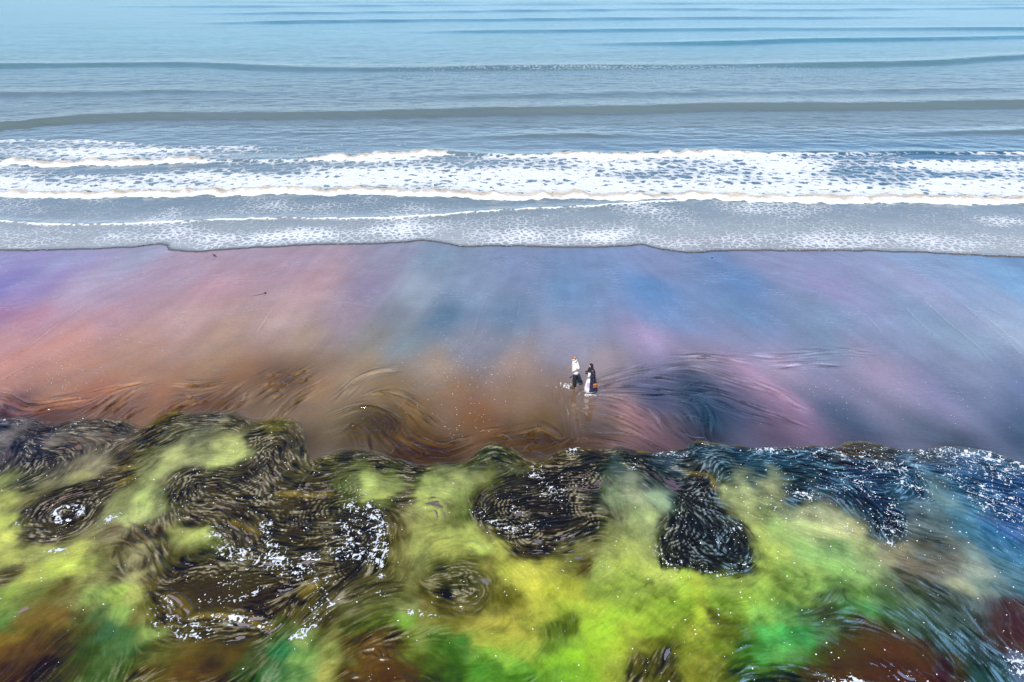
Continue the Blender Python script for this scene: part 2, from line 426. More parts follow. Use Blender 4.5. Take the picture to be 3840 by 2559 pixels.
def near_sea():
    gx = np.arange(-78, 78.01, 0.14); gy = np.arange(43.5, 92.2, 0.16)
    X, Y = np.meshgrid(gx, gy)
    px, py = photo_of(X, Y)
    Z = sea_height(X, Y) + 0.04
    foam = np.zeros(X.shape); silt = np.zeros(X.shape)
    # where the lace lies, in bands between the surveyed lines
    top = np.interp(px[0] if False else px, [-200, 0, 200, 300, 500, 900, 1025, 1200, 2700], [322, 322, 322, 330, 336, 345, 350, 350, 350])
    r1 = wave_y(crest_line(ROLLERS[0][0]), gx)[None, :]; r2 = wave_y(crest_line(ROLLERS[1][0]), gx)[None, :]
    patch = np.clip(0.5 + 1.5 * (fbm(X * 0.12, Y * 0.30, 41, 4) - 0.5), 0, 1)
    between = smooth(-0.2, 0.6, Y - r1) * smooth(-1, 1, py - top)
    foam += between * (0.52 + 0.24 * (patch - 0.5) * 2)
    foam += between * 0.10 * np.exp(-((Y - r1 - 3.0) / 3.0) ** 2)
    foam -= between * 0.30 * np.exp(-(((px - 450) / 330) ** 2)) * np.exp(-((Y - (r2 - 2.6)) / 1.8) ** 2)
    foam -= between * 0.22 * smooth(1750, 1900, px) * np.exp(-((Y - (r2 - 1.8)) / 1.6) ** 2)
    foam += 0.20 * smooth(318, 324, py) * (1 - smooth(-1, 2, py - top)) * smooth(230, 330, px) * (1 - smooth(1150, 1250, px)) * smooth(0.35, 0.6, patch)
    foam = np.where((Y > r2) & (py > top - 1), foam * np.interp(px, [-200, 300, 800, 1100, 2700], [0.95, 0.9, 0.6, 0.35, 0.3]), foam)
    for (pts, h, wf, wb), on in zip(ROLLERS, ROLL_ON):
        c = wave_y(crest_line(pts), gx)[None, :] + 1.3 * (vnoise(X * 0.35, X * 0 + 2, 45) - 0.5) + 0.6 * (vnoise(X * 2.0, X * 0 + 7, 46) - 0.5)
        d = Y - c
        k = on(px)
        lump = 0.35 + 1.3 * vnoise(X * 0.9, Y * 0.6, 47)
        prof = np.where(d < 0, np.exp(-(d / wf) ** 2), np.exp(-(d / wb) ** 2))
        Z += h * k * prof * lump + k * prof * 0.30 * (fbm(X * 3.0, Y * 3.0, 48, 3) - 0.5)
        Z += h * 0.45 * (1 - k) * prof
        foam = np.maximum(foam, k * np.clip(1.25 * smooth(-1.1, -0.5, d + 0.5 * (vnoise(X * 1.5, Y * 1.5, 44) - .5)) * (1 - smooth(0.2, 1.2, d + 0.8 * (vnoise(X * 1.7, Y * 1.2, 43) - .5))), 0, 1.0))
        silt = np.maximum(silt, k * smooth(-0.5, 0.0, d + 0.5 * (vnoise(X * 2, Y * 2, 50) - .5)) * (1 - smooth(0.4, 1.2, d)) * (0.6 + 0.5 * vnoise(X * 0.8, Y * 2, 49)))
    # the thin wash between the breakers and the sand
    th = wave_y(crest_line(THREAD), gx)[None, :] + 0.35 * (vnoise(X * 0.8, X * 0, 51) - 0.5) + 0.25 * (vnoise(X * 2.3, X * 0, 151) - 0.5)
    e = edge_y(X); de = Y - e
    wash = (1 - smooth(-0.6, 0.2, Y - r1))
    lace = wash * (0.30 + 0.22 * (fbm(X * 0.25, Y * 0.3, 52, 3) - 0.5) * 2)
    lace += wash * 0.13 * np.exp(-((de - 2.4) / 1.8) ** 2) * smooth(-100, 350, px)
    lace -= wash * 0.16 * ((Y > th) & (px < 1570)) * (1 - smooth(0, 4, r1 - Y)) * smooth(0, 500, px)
    lace *= 0.55 + 0.45 * smooth(0.0, 0.5, de - 0.25)
    foam = np.maximum(foam, lace)
    d = Y - th
    on = 1 - smooth(1540, 1580, px)
    foam = np.maximum(foam, on * 0.95 * np.exp(-(d / 0.12) ** 2) * (0.55 + 0.6 * smooth(0.25, 0.6, vnoise(X * 0.8, X * 0, 59))))
    Z += on * 0.12 * np.where(d < 0, np.exp(-(d / 0.18) ** 2), np.exp(-(d / 1.0) ** 2))
    Z += wash * 0.035 * (fbm(X * 1.2, Y * 1.6, 53, 3) - 0.5) + (1 - wash) * 0.12 * smooth(0.02, 0.5, foam) * (fbm(X * 0.9, Y * 1.2, 54, 3) - 0.5)
    # swash lip
    lipn = 0.5 + vnoise(X * 0.35, X * 0, 55)
    foam = np.maximum(foam, 0.34 * np.exp(-((de - 0.18) / 0.10) ** 2) * smooth(0.75, 1.1, lipn + 0.25))
    for k_, off in enumerate((0.9, 1.7, 2.6)):
        Z += wash * 0.035 * np.exp(-((de - off - 0.3 * vnoise(X * .5, X * 0, 57 + k_)) / 0.22) ** 2) * smooth(0.4, 0.7, vnoise(X * 0.12 + k_ * 5, X * 0, 56))
    Z = Z * smooth(-0.1, 5, de) + 0.012 + 0.055 * np.exp(-((de - 0.15) / 0.14) ** 2) + 0.03 * smooth(0, 3, de)
    Z = np.where(de < 0.08, -0.02 + (Z + 0.02) * smooth(-0.10, 0.08, de), Z)
    a, b, c3 = lin((196, 200, 202)), lin((134, 154, 160)), lin((70, 118, 144))
    t = smooth(46, 62, Y)[..., None]; s = smooth(900, 2200, px)[..., None] * smooth(55, 70, Y)[..., None]
    tint = (a * (1 - t) + b * t) * (1 - s) + c3 * s
    dip = np.exp(-((de - 0.10) / 0.40) ** 2)[..., None] * 0.8
    tint = tint * (1 - dip) + lin((70, 58, 58)) * dip
    t2 = smooth(76, 92, Y)[..., None]
    tint = tint * (1 - t2) + lin((128, 146, 146)) * 0.75 / 0.8 * t2
    tint = tint / KL * 0.8 * (0.85 + 0.3 * fbm(X * 0.2, Y * 0.3, 58, 3))[..., None]
    keep = (de > -0.12) & (np.abs(X) < 0.82 * Y + 6)
    return gx, gy, Z, {'tint': tint, 'foam': np.clip(foam, 0, 1), 'silt': np.clip(silt, 0, 1)}, keep, Y > r1 - 1.3
M_upper = water_material('upper_wash_water', 0.55, 0.22, 0.02, 3.0, rough=0.05, thin=0.30, blotch=0.55)
gx_, gy_, Z_, at_, kp_, outer = near_sea()
sheet('sea', gx_, gy_, Z_, at_, M_sea, kp_ & outer)
q_out = outer[:-1, :-1] & outer[1:, :-1] & outer[:-1, 1:] & outer[1:, 1:]
sheet('upper_wash_water', gx_, gy_, Z_, at_, M_upper, kp_, skip=q_out)
# ------------------------------------------------------------------ the beach: wet sand
FRONT = np.vstack([T1([(-500, 105), (-250, 95), (0, 100), (100, 95), (200, 95), (300, 125), (335, 126), (400, 105), (480, 92), (600, 98), (700, 105), (800, 140), (900, 85), (990, 55), (1100, 65), (1200, 58), (1300, 58), (1350, 80), (1430, 105), (1550, 92), (1640, 105), (1680, 150), (1700, 220), (1722, 300), (1745, 318), (1800, 300), (1895, 272)]),
    T2([(100, 268), (200, 285), (300, 320), (400, 345), (550, 348), (700, 320), (760, 270), (800, 240), (850, 235), (920, 250), (980, 290), (1050, 325), (1150, 310), (1230, 270), (1330, 265), (1450, 268), (1550, 262), (1700, 290), (1780, 290), (1850, 268)]),
    T3([(0, 268), (70, 230), (130, 228), (250, 250), (400, 262), (550, 262), (700, 255), (850, 255), (900, 232), (1000, 232), (1100, 250), (1200, 270), (1330, 278), (1400, 262), (1540, 262), (1650, 275), (1780, 310), (1895, 355), (2100, 420), (2400, 500)])])
_fr = spline(W(FRONT), 0.06); _fr = _fr[np.argsort(_fr[:, 0])]
_frs = np.gradient(_fr[:, 1], _fr[:, 0] + np.arange(len(_fr)) * 1e-6)
def front_y(x):
    return np.interp(x, _fr[:, 0], _fr[:, 1]) + 0.10 * (vnoise(x * 2.2, x * 0 + 1, 61) - 0.5) + 0.05 * (vnoise(x * 7, x * 0 + 2, 62) - 0.5)

SAND = {  # photo row: (x, lit colour, sky sheen painted in) ...
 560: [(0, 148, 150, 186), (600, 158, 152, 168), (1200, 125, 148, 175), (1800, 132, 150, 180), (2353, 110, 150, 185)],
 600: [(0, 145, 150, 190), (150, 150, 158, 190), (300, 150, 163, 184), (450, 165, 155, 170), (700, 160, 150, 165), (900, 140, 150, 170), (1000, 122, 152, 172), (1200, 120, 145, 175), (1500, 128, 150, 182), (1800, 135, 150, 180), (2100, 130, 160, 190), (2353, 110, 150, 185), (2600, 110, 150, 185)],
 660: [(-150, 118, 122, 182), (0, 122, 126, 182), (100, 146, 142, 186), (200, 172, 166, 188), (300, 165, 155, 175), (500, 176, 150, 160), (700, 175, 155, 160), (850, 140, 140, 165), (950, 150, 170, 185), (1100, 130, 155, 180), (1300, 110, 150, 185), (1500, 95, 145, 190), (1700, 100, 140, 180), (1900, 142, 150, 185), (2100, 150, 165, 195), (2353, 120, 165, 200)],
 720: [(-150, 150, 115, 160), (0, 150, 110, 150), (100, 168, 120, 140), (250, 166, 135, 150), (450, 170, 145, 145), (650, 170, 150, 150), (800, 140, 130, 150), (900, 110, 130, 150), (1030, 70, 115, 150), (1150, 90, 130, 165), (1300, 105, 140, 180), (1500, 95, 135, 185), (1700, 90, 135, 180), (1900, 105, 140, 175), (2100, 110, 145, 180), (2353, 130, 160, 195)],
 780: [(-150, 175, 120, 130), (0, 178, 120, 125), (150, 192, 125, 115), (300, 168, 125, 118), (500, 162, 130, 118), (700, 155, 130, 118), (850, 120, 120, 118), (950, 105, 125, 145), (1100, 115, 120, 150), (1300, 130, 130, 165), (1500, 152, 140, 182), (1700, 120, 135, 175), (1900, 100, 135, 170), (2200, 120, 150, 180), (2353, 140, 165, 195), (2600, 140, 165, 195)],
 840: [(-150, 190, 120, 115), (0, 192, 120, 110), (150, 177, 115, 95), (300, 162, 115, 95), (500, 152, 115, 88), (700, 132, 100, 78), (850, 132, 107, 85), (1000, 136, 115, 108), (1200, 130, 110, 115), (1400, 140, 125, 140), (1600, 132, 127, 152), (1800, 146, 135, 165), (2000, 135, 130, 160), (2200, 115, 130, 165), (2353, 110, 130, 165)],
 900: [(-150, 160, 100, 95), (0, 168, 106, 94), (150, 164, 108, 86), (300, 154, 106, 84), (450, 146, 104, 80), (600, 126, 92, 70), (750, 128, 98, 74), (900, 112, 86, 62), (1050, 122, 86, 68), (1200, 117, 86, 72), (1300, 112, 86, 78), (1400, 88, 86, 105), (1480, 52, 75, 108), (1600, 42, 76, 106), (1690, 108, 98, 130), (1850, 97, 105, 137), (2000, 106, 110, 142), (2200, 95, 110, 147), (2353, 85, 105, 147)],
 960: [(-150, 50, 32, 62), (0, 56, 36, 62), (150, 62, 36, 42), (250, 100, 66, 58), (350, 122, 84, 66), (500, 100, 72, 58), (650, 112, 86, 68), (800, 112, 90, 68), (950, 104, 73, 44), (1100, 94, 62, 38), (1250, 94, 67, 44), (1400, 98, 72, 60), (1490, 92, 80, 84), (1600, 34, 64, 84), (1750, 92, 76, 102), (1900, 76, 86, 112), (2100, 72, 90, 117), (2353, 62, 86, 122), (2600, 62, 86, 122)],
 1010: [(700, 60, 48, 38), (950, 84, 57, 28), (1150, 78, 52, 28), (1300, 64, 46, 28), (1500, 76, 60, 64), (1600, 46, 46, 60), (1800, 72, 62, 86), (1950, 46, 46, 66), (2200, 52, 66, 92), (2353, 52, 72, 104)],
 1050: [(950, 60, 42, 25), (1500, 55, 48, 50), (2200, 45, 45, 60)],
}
SAND_MORE = [(S1, [(100, 790, 50, 30, 55), (350, 800, 72, 42, 46), (880, 800, 84, 58, 56), (1250, 740, 55, 38, 35), (1480, 760, 70, 46, 42), (1900, 600, 78, 58, 46), (2060, 590, 60, 45, 34), (1150, 700, 168, 122, 92), (2250, 650, 152, 122, 96), (700, 640, 150, 98, 78), (1680, 560, 140, 108, 82)]),  # dark points: shade of the wrinkle hollows painted into the sand colour
    (S2, [(150, 900, 62, 50, 34), (300, 950, 52, 40, 24), (1350, 1000, 60, 42, 22), (700, 1090, 56, 38, 20), (2000, 850, 150, 115, 125), (1900, 750, 165, 125, 125), (2150, 1000, 118, 94, 104), (1700, 1000, 70, 52, 42), (1000, 820, 128, 90, 66), (1580, 780, 110, 88, 58)]),
    (S3, [(100, 800, 28, 50, 68), (300, 750, 34, 60, 86), (60, 620, 40, 60, 76), (480, 830, 40, 66, 92), (650, 700, 172, 142, 166), (480, 560, 172, 148, 172), (800, 830, 150, 125, 152), (900, 950, 112, 94, 120), (950, 780, 66, 88, 118), (1100, 880, 60, 86, 112), (1300, 560, 160, 150, 176), (1700, 700, 132, 134, 166)])]
RIDGES = []   # (world line, height, width)
def R(tile, pts, h=0.03, w=0.06): RIDGES.append((spline(W(tile(pts)), 0.10), h * 0.8, w * 0.72))
# long drag lines and drainage lines
for tl, pts in [(S2, [(1010, 20), (950, 150), (910, 290), (860, 370), (700, 520), (520, 690), (450, 740)]), (S2, [(1240, 40), (1220, 170)]), (S2, [(2225, 20), (2250, 180), (2240, 400)]), (S2, [(2205, -120), (2210, 20), (2236, 180)]),
                (S3, [(1660, 50), (1800, 180), (2020, 360), (2140, 510)]), (S3, [(1930, 80), (2100, 220), (2350, 440)]), (S3, [(2080, 160), (2200, 260), (2350, 380)]), (S3, [(1250, 140), (1390, 300)]), (S3, [(1520, 90), (1660, 230), (1800, 330)]),
                (S1, [(1880, 110), (1770, 280)]), (S1, [(590, 80), (400, 220), (200, 370), (0, 500)]), (S1, [(1000, 330), (700, 480), (560, 530)]), (S1, [(0, 610), (120, 540), (330, 440)])]:
    R(tl, pts, 0.028, 0.06)
# wrinkles by the left front
for pts in [[(0, 690), (60, 700), (180, 760), (300, 750), (420, 730), (540, 720)], [(0, 730), (100, 760), (200, 800), (350, 780), (500, 750), (640, 745)], [(0, 760), (60, 800), (150, 840)], [(210, 845), (330, 800), (480, 790), (560, 800)], [(680, 840), (800, 740), (900, 670)], [(700, 845), (830, 750), (950, 650)], [(760, 830), (880, 740)], [(870, 860), (940, 800)],
            [(1130, 830), (1200, 780), (1320, 740), (1390, 730)], [(1190, 830), (1280, 770), (1360, 760)], [(1380, 770), (1480, 700), (1550, 670)], [(1440, 790), (1540, 730), (1650, 640)], [(1530, 800), (1600, 740)], [(1280, 690), (1330, 720), (1340, 740)], [(1600, 800), (1680, 740), (1700, 690)], [(1830, 680), (1900, 660), (1980, 680)], [(1860, 720), (1950, 700)], [(1800, 640), (1900, 620), (2000, 640)], [(2000, 560), (2080, 540), (2140, 530)], [(2040, 610), (2100, 595), (2150, 590)],
            [(1900, 850), (1980, 760), (2080, 690), (2190, 620)], [(1920, 860), (2000, 780), (2100, 710)], [(1950, 850), (2050, 760)], [(1840, 560), (1950, 570)], [(700, 680), (860, 640), (1000, 610)], [(1260, 630), (1400, 640), (1500, 620)], [(0, 800), (100, 830)], [(580, 830), (700, 760), (780, 700)]]:
    R(S1, pts, 0.045, 0.075)
# lens of older water, left of the middle; stone's wake; foot of the front
for pts in [[(0, 830), (100, 790), (220, 785), (330, 820), (400, 880), (450, 960), (480, 1030)], [(0, 950), (80, 910), (150, 950), (190, 1060)], [(310, 1000), (370, 1060), (350, 1120)], [(470, 770), (540, 820), (620, 895)], [(440, 740), (420, 780), (390, 810)], [(380, 705), (450, 735)], [(0, 700), (100, 600), (200, 550), (300, 530), (390, 540)], [(410, 820), (480, 850)], [(200, 700), (300, 690), (380, 705)],
            [(480, 1140), (600, 1100), (700, 1100)], [(1250, 950), (1310, 960), (1350, 940), (1375, 930), (1420, 950), (1470, 975), (1540, 1010)], [(1260, 990), (1340, 990)], [(1380, 960), (1440, 1010), (1490, 1050)], [(1250, 1090), (1300, 1060), (1360, 1000)], [(1500, 1060), (1550, 1030), (1650, 1010), (1800, 1020), (1900, 1040)], [(1050, 960), (1120, 990), (1180, 1030)], [(420, 1000), (560, 1090), (680, 1110), (800, 1080), (920, 1030)], [(550, 1000), (700, 1050), (850, 1000)]]:
    R(S2, pts, 0.045, 0.065)
for i in range(11):                      # ribs inside that lens
    t = i / 11.0
    R(S2, [(10 + 40 * i * 0.75, 1010 - 170 * min(1, t * 1.6)), (60 + 30 * i, 960 - 140 * math.sin(t * 2.4)), (120 + 31 * i, 1040 - 150 * math.sin(t * 2.6)), (150 + 20 * i, 1070 - 20 * i * 0.2)], 0.02, 0.045)
# wake of the walkers
for tl, pts in [(S2, [(1750, 612), (1900, 560), (2100, 500)]), (S2, [(1750, 630), (1900, 590), (2080, 555), (2200, 530), (2353, 500)]), (S2, [(1760, 650), (2000, 600), (2200, 580), (2300, 610)]), (S2, [(1760, 680), (1900, 640), (2100, 640), (2300, 700)]), (S2, [(1760, 700), (2000, 700), (2230, 700), (2350, 710)]), (S2, [(1800, 720), (1900, 740), (2000, 800), (2100, 860)]), (S2, [(1850, 700), (2000, 750), (2150, 830), (2220, 930)]),
                (S3, [(0, 500), (100, 505), (300, 570), (500, 630), (650, 690), (760, 750), (830, 800)]), (S3, [(0, 515), (100, 525), (300, 590), (470, 645)]), (S3, [(0, 440), (120, 430), (250, 435), (400, 470)]), (S3, [(0, 460), (150, 450), (260, 470)]), (S3, [(0, 560), (150, 580), (300, 620)]), (S3, [(0, 690), (80, 710), (200, 690), (350, 730), (500, 790), (700, 860), (780, 890)]), (S3, [(80, 715), (250, 760), (400, 830), (600, 880)]), (S3, [(0, 760), (80, 715)]), (S3, [(90, 720), (160, 800), (180, 900), (170, 960)]), (S3, [(0, 670), (60, 630), (150, 600)]), (S3, [(120, 660), (160, 640), (300, 680)]), (S3, [(0, 850), (80, 860), (130, 880)]), (S3, [(0, 970), (60, 1000), (150, 1010)]),
                (S2, [(1680, 760), (1820, 765), (1900, 790)]), (S2, [(1620, 790), (1720, 812), (1780, 838), (1900, 850), (2000, 842)]), (S2, [(1730, 960), (1800, 972), (1870, 970), (2050, 975)]), (S2, [(1555, 680), (1560, 740), (1580, 800), (1600, 900), (1610, 1040)]), (S2, [(1600, 800), (1620, 900), (1640, 1040)]), (S2, [(1560, 672), (1620, 668), (1680, 690)]), (S2, [(1640, 910), (1680, 945)]), (S2, [(1850, 900), (2000, 960), (2150, 1060), (2220, 1100)]), (S2, [(1870, 850), (2000, 900), (2120, 980)]), (S3, [(520, 430), (700, 440), (900, 415), (1100, 400), (1250, 410)]), (S3, [(700, 500), (900, 480), (1050, 490)])]:
    R(tl, pts, 0.032, 0.05)

def beach():
    gx = np.arange(-46, 46.01, 0.066)
    gy = np.concatenate([np.arange(9, 21.5, 1.0), np.arange(21.5, 33, 0.058), np.arange(33, 50.5, 0.18)])
    cgx = np.arange(-47, 47.5, 0.3); cgy = np.arange(9, 51.5, 0.3)
    pix = []; cols = []
    for y, row in SAND.items():
        for x, r, g, b in row: pix.append((x, y)); cols.append((r, g, b))
    cols = np.array(cols, float); pix = np.array(pix, float)
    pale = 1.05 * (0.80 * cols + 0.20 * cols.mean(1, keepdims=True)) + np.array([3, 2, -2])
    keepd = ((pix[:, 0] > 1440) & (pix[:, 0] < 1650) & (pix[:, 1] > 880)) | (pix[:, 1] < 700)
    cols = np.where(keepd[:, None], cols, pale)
    warm = (pix[:, 0] < 1420) & (pix[:, 1] > 740) & (pix[:, 1] < 970)
    cols = np.where(warm[:, None], 0.88 * cols + 0.12 * cols.mean(1, keepdims=True) + np.array([3, 8, 4]), cols)
    mid_ = (pix[:, 0] > 820) & (pix[:, 0] < 1400) & (pix[:, 1] > 790) & (pix[:, 1] < 970)
    cols = cols + mid_[:, None] * np.array([14, 9, 3])
    pf = P(pix)
    for tl, pts in SAND_MORE:
        pf = np.vstack([pf, tl([p[:2] for p in pts])]); cols = np.vstack([cols, [p[2:] for p in pts]])
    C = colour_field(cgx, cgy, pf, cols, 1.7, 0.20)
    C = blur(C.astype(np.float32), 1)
    X, Y = np.meshgrid(gx, gy)
    guides = [W(t(p)) for t, p in [(S1, [(0, 560), (400, 300), (900, 30)]), (S1, [(200, 700), (700, 500), (1200, 300)]), (S1, [(900, 700), (1200, 560), (1500, 350)]), (S1, [(1500, 40), (1400, 200), (1300, 330)]), (S1, [(2000, 600), (2250, 300), (2340, 100)]), (S2, [(0, 400), (200, 250), (350, 60)]), (S2, [(450, 700), (900, 300), (1010, 40)]), (S2, [(1500, 100), (1480, 300)]), (S2, [(900, 900), (1050, 700)]), (S2, [(1200, 850), (1200, 650)]), (S2, [(1500, 700), (1520, 900)]),
              (S3, [(400, 500), (700, 700), (900, 950)]), (S3, [(900, 450), (1300, 700), (1700, 950)]), (S3, [(1200, 150), (1700, 500), (2200, 850)]), (S3, [(1700, 60), (2300, 500)]), (S3, [(200, 100), (600, 350)]), (S3, [(1000, 850), (1300, 950), (1700, 1000)]), (S1, [(100, -80), (600, -150)]), (S3, [(500, -150), (1000, 0)])]]
    ang = orient_field(cgx, cgy, guides)
    # streaky colour: noise drawn out along the drainage
    fgx = np.arange(-46, 46.01, 0.12); fgy = np.arange(21, 50.5, 0.12)
    base = rng.random((len(fgy), len(fgx))).astype(np.float32)
    s_f = smear(blur(base, 1), fgx, fgy, ang, cgx, cgy, 16, 0.22)
    s_c = smear(blur(base[::-1], 4), fgx, fgy, ang, cgx, cgy, 14, 0.5)
    s_f = (s_f - s_f.mean()) / s_f.std(); s_c = (s_c - s_c.mean()) / s_c.std()
    wx = 1.5 * (fbm(X * 0.25, Y * 0.25, 71) - 0.5) ; wy = 2.0 * (fbm(X * 0.25, Y * 0.25, 72) - 0.5)
    Yc = np.clip(Y, 21.2, 50)
    sf = bilerp(s_f, fgx, fgy, X, Yc); sc = bilerp(s_c, fgx, fgy, X, Yc)
    wx = wx + 0.12 * sc; wy = wy + 0.12 * sc
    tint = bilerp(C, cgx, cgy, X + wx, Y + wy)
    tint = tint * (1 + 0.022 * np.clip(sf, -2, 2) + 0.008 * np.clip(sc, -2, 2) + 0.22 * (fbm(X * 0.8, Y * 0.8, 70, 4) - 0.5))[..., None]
    Z = 0.010 * (fbm(X * 0.35, Y * 0.35, 73) - 0.5) + 0.0014 * np.clip(sf, -2.5, 2.5) + 0.001 * sc
    # rippled film near the front
    d = Y - front_y(X)
    nearf = np.exp(-(np.clip(d, 0, 99) / 1.8) ** 2)
    Z += nearf * 0.07 * (fbm(X * 0.9, Y * 1.6, 74, 2) - 0.5)
    for line, h, w in RIDGES:
        jit = line + np.stack([0.05 * (vnoise(line[:, 0] * 2.5, line[:, 1] * 2.5, 75) - 0.5), 0.08 * (vnoise(line[:, 0] * 2.5, line[:, 1] * 2.5, 76) - 0.5)], 1)
        def f(sl, dd, side, al, h=h, w=w):
            taper = np.clip(np.minimum(al, 1 - al) * 5, 0, 1) ** 0.7
            var = 0.55 + 0.9 * vnoise(al * 9, al * 0 + h * 100, 77)
            Z[sl] += 2.6 * taper * var * h * (np.exp(-(dd / w) ** 2) - 0.45 * np.exp(-((dd - 2.4 * w) / (1.4 * w)) ** 2) * (side < 0))
        line_field(gx, gy, jit, w * 4.5, f)
    # crowded little ripples riding beside the wrinkles
    rp = [(l, h, w) for l, h, w in RIDGES if h >= 0.024]
    rgx, rgy = np.arange(-30, 30.1, 0.25), np.arange(21, 33.2, 0.25)
    rang = orient_field(rgx, rgy, [l[::8] for l, h, w in rp if len(l) > 16])
    near_r = np.zeros(X.shape)
    def f2(sl, dd, side, al): near_r[sl] = np.maximum(near_r[sl], np.exp(-(dd / 0.5) ** 2))
    for l, h, w in rp: line_field(gx, gy, l[::4], 0.9, f2)
    sgx, sgy = np.arange(-29, 29.01, 0.055), np.arange(21.5, 33, 0.055)
    rip = smear(rng.random((len(sgy), len(sgx))).astype(np.float32), sgx, sgy, rang, rgx, rgy, 9, 0.075)
    rip = np.clip((rip - rip.mean()) / rip.std(), -2.5, 2.5)
    inb = (Y < 32.8) & (Y > 21.6) & (np.abs(X) < 28.9)
    cx_, cy_ = ground(2190, 1540)
    near_r *= 1 - 0.8 * np.exp(-(((X - float(cx_)) / 1.3) ** 2 + ((Y - float(cy_)) / 2.4) ** 2) ** 2)
    rv = np.where(inb, bilerp(rip, sgx, sgy, X, Y), 0)
    Z += near_r * 0.010 * (1 - np.abs(rv))
    tint = tint * np.clip(1 + 0.30 * near_r * rv, 0.25, 1.9)[..., None]            # light and dark of the ripples painted into the sand colour
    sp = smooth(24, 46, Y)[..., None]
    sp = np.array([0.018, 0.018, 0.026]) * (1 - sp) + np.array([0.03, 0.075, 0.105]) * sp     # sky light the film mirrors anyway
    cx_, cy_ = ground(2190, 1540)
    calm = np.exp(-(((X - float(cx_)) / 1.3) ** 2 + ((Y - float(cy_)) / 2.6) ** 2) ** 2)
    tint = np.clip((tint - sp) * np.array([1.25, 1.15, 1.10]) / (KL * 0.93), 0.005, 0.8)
    keep = (np.abs(X) < 0.86 * Y + 6) & (Y < edge_y(X) + 3.0)
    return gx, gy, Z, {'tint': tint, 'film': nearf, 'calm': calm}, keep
def sand_material():
    m, nt, b = nodes_of('wet_sand')
    L = nt.links
    v = mapped(nt, (1, 1, 1))
    n = tex(nt, 'Noise', mapped(nt, (0.6, 1, 1)), 9.0, Detail=6.0, Roughness=0.75).outputs['Fac']
    n2 = tex(nt, 'Noise', v, 5.0, Detail=4.0, Roughness=0.6).outputs['Fac']
    k = math_node(nt, 'ADD', math_node(nt, 'MULTIPLY', n, 0.60), math_node(nt, 'MULTIPLY', n2, 0.22))
    k = math_node(nt, 'ADD', k, 0.59)
    mx = nt.nodes.new('ShaderNodeVectorMath'); mx.operation = 'SCALE'
    L.new(attr(nt, 'tint', 'Color'), mx.inputs[0]); L.new(k, mx.inputs[3])
    L.new(mx.outputs[0], b.inputs['Base Color'])
    L.new(math_node(nt, 'ADD', math_node(nt, 'ADD', math_node(nt, 'MULTIPLY', n2, 0.05), 0.035), math_node(nt, 'MULTIPLY', math_node(nt, 'MULTIPLY', attr(nt, 'film'), 0.08), math_node(nt, 'SUBTRACT', 1.0, attr(nt, 'calm')))), b.inputs['Roughness'])
    L.new(math_node(nt, 'ADD', math_node(nt, 'MULTIPLY', attr(nt, 'calm'), 0.6), 1.40), b.inputs['IOR'])
    w = tex(nt, 'Noise', warp(nt, mapped(nt, (0.38, 1, 1)), 1.2, 0.5), 5.0, Detail=2.0, Roughness=0.5).outputs['Fac']
    h = math_node(nt, 'ADD', math_node(nt, 'MULTIPLY', w, math_node(nt, 'MULTIPLY', math_node(nt, 'SUBTRACT', tex(nt, 'Noise', v, 0.35, Detail=2.0).outputs['Fac'], 0.28, True), 0.11)), math_node(nt, 'MULTIPLY', n, 0.004))
    h = math_node(nt, 'MULTIPLY', h, math_node(nt, 'SUBTRACT', 1.0, math_node(nt, 'MULTIPLY', attr(nt, 'calm'), 0.92)))
    bp = nt.nodes.new('ShaderNodeBump'); bp.inputs['Distance'].default_value = 1.0
    L.new(h, bp.inputs['Height']); L.new(bp.outputs[0], b.inputs['Normal'])
    return m
M_sand = sand_material()
gx_, gy_, Z_beach, at_, kp_ = beach()
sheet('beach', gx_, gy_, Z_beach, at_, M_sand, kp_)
beach_gx, beach_gy, beach_tint = gx_, gy_, at_['tint']
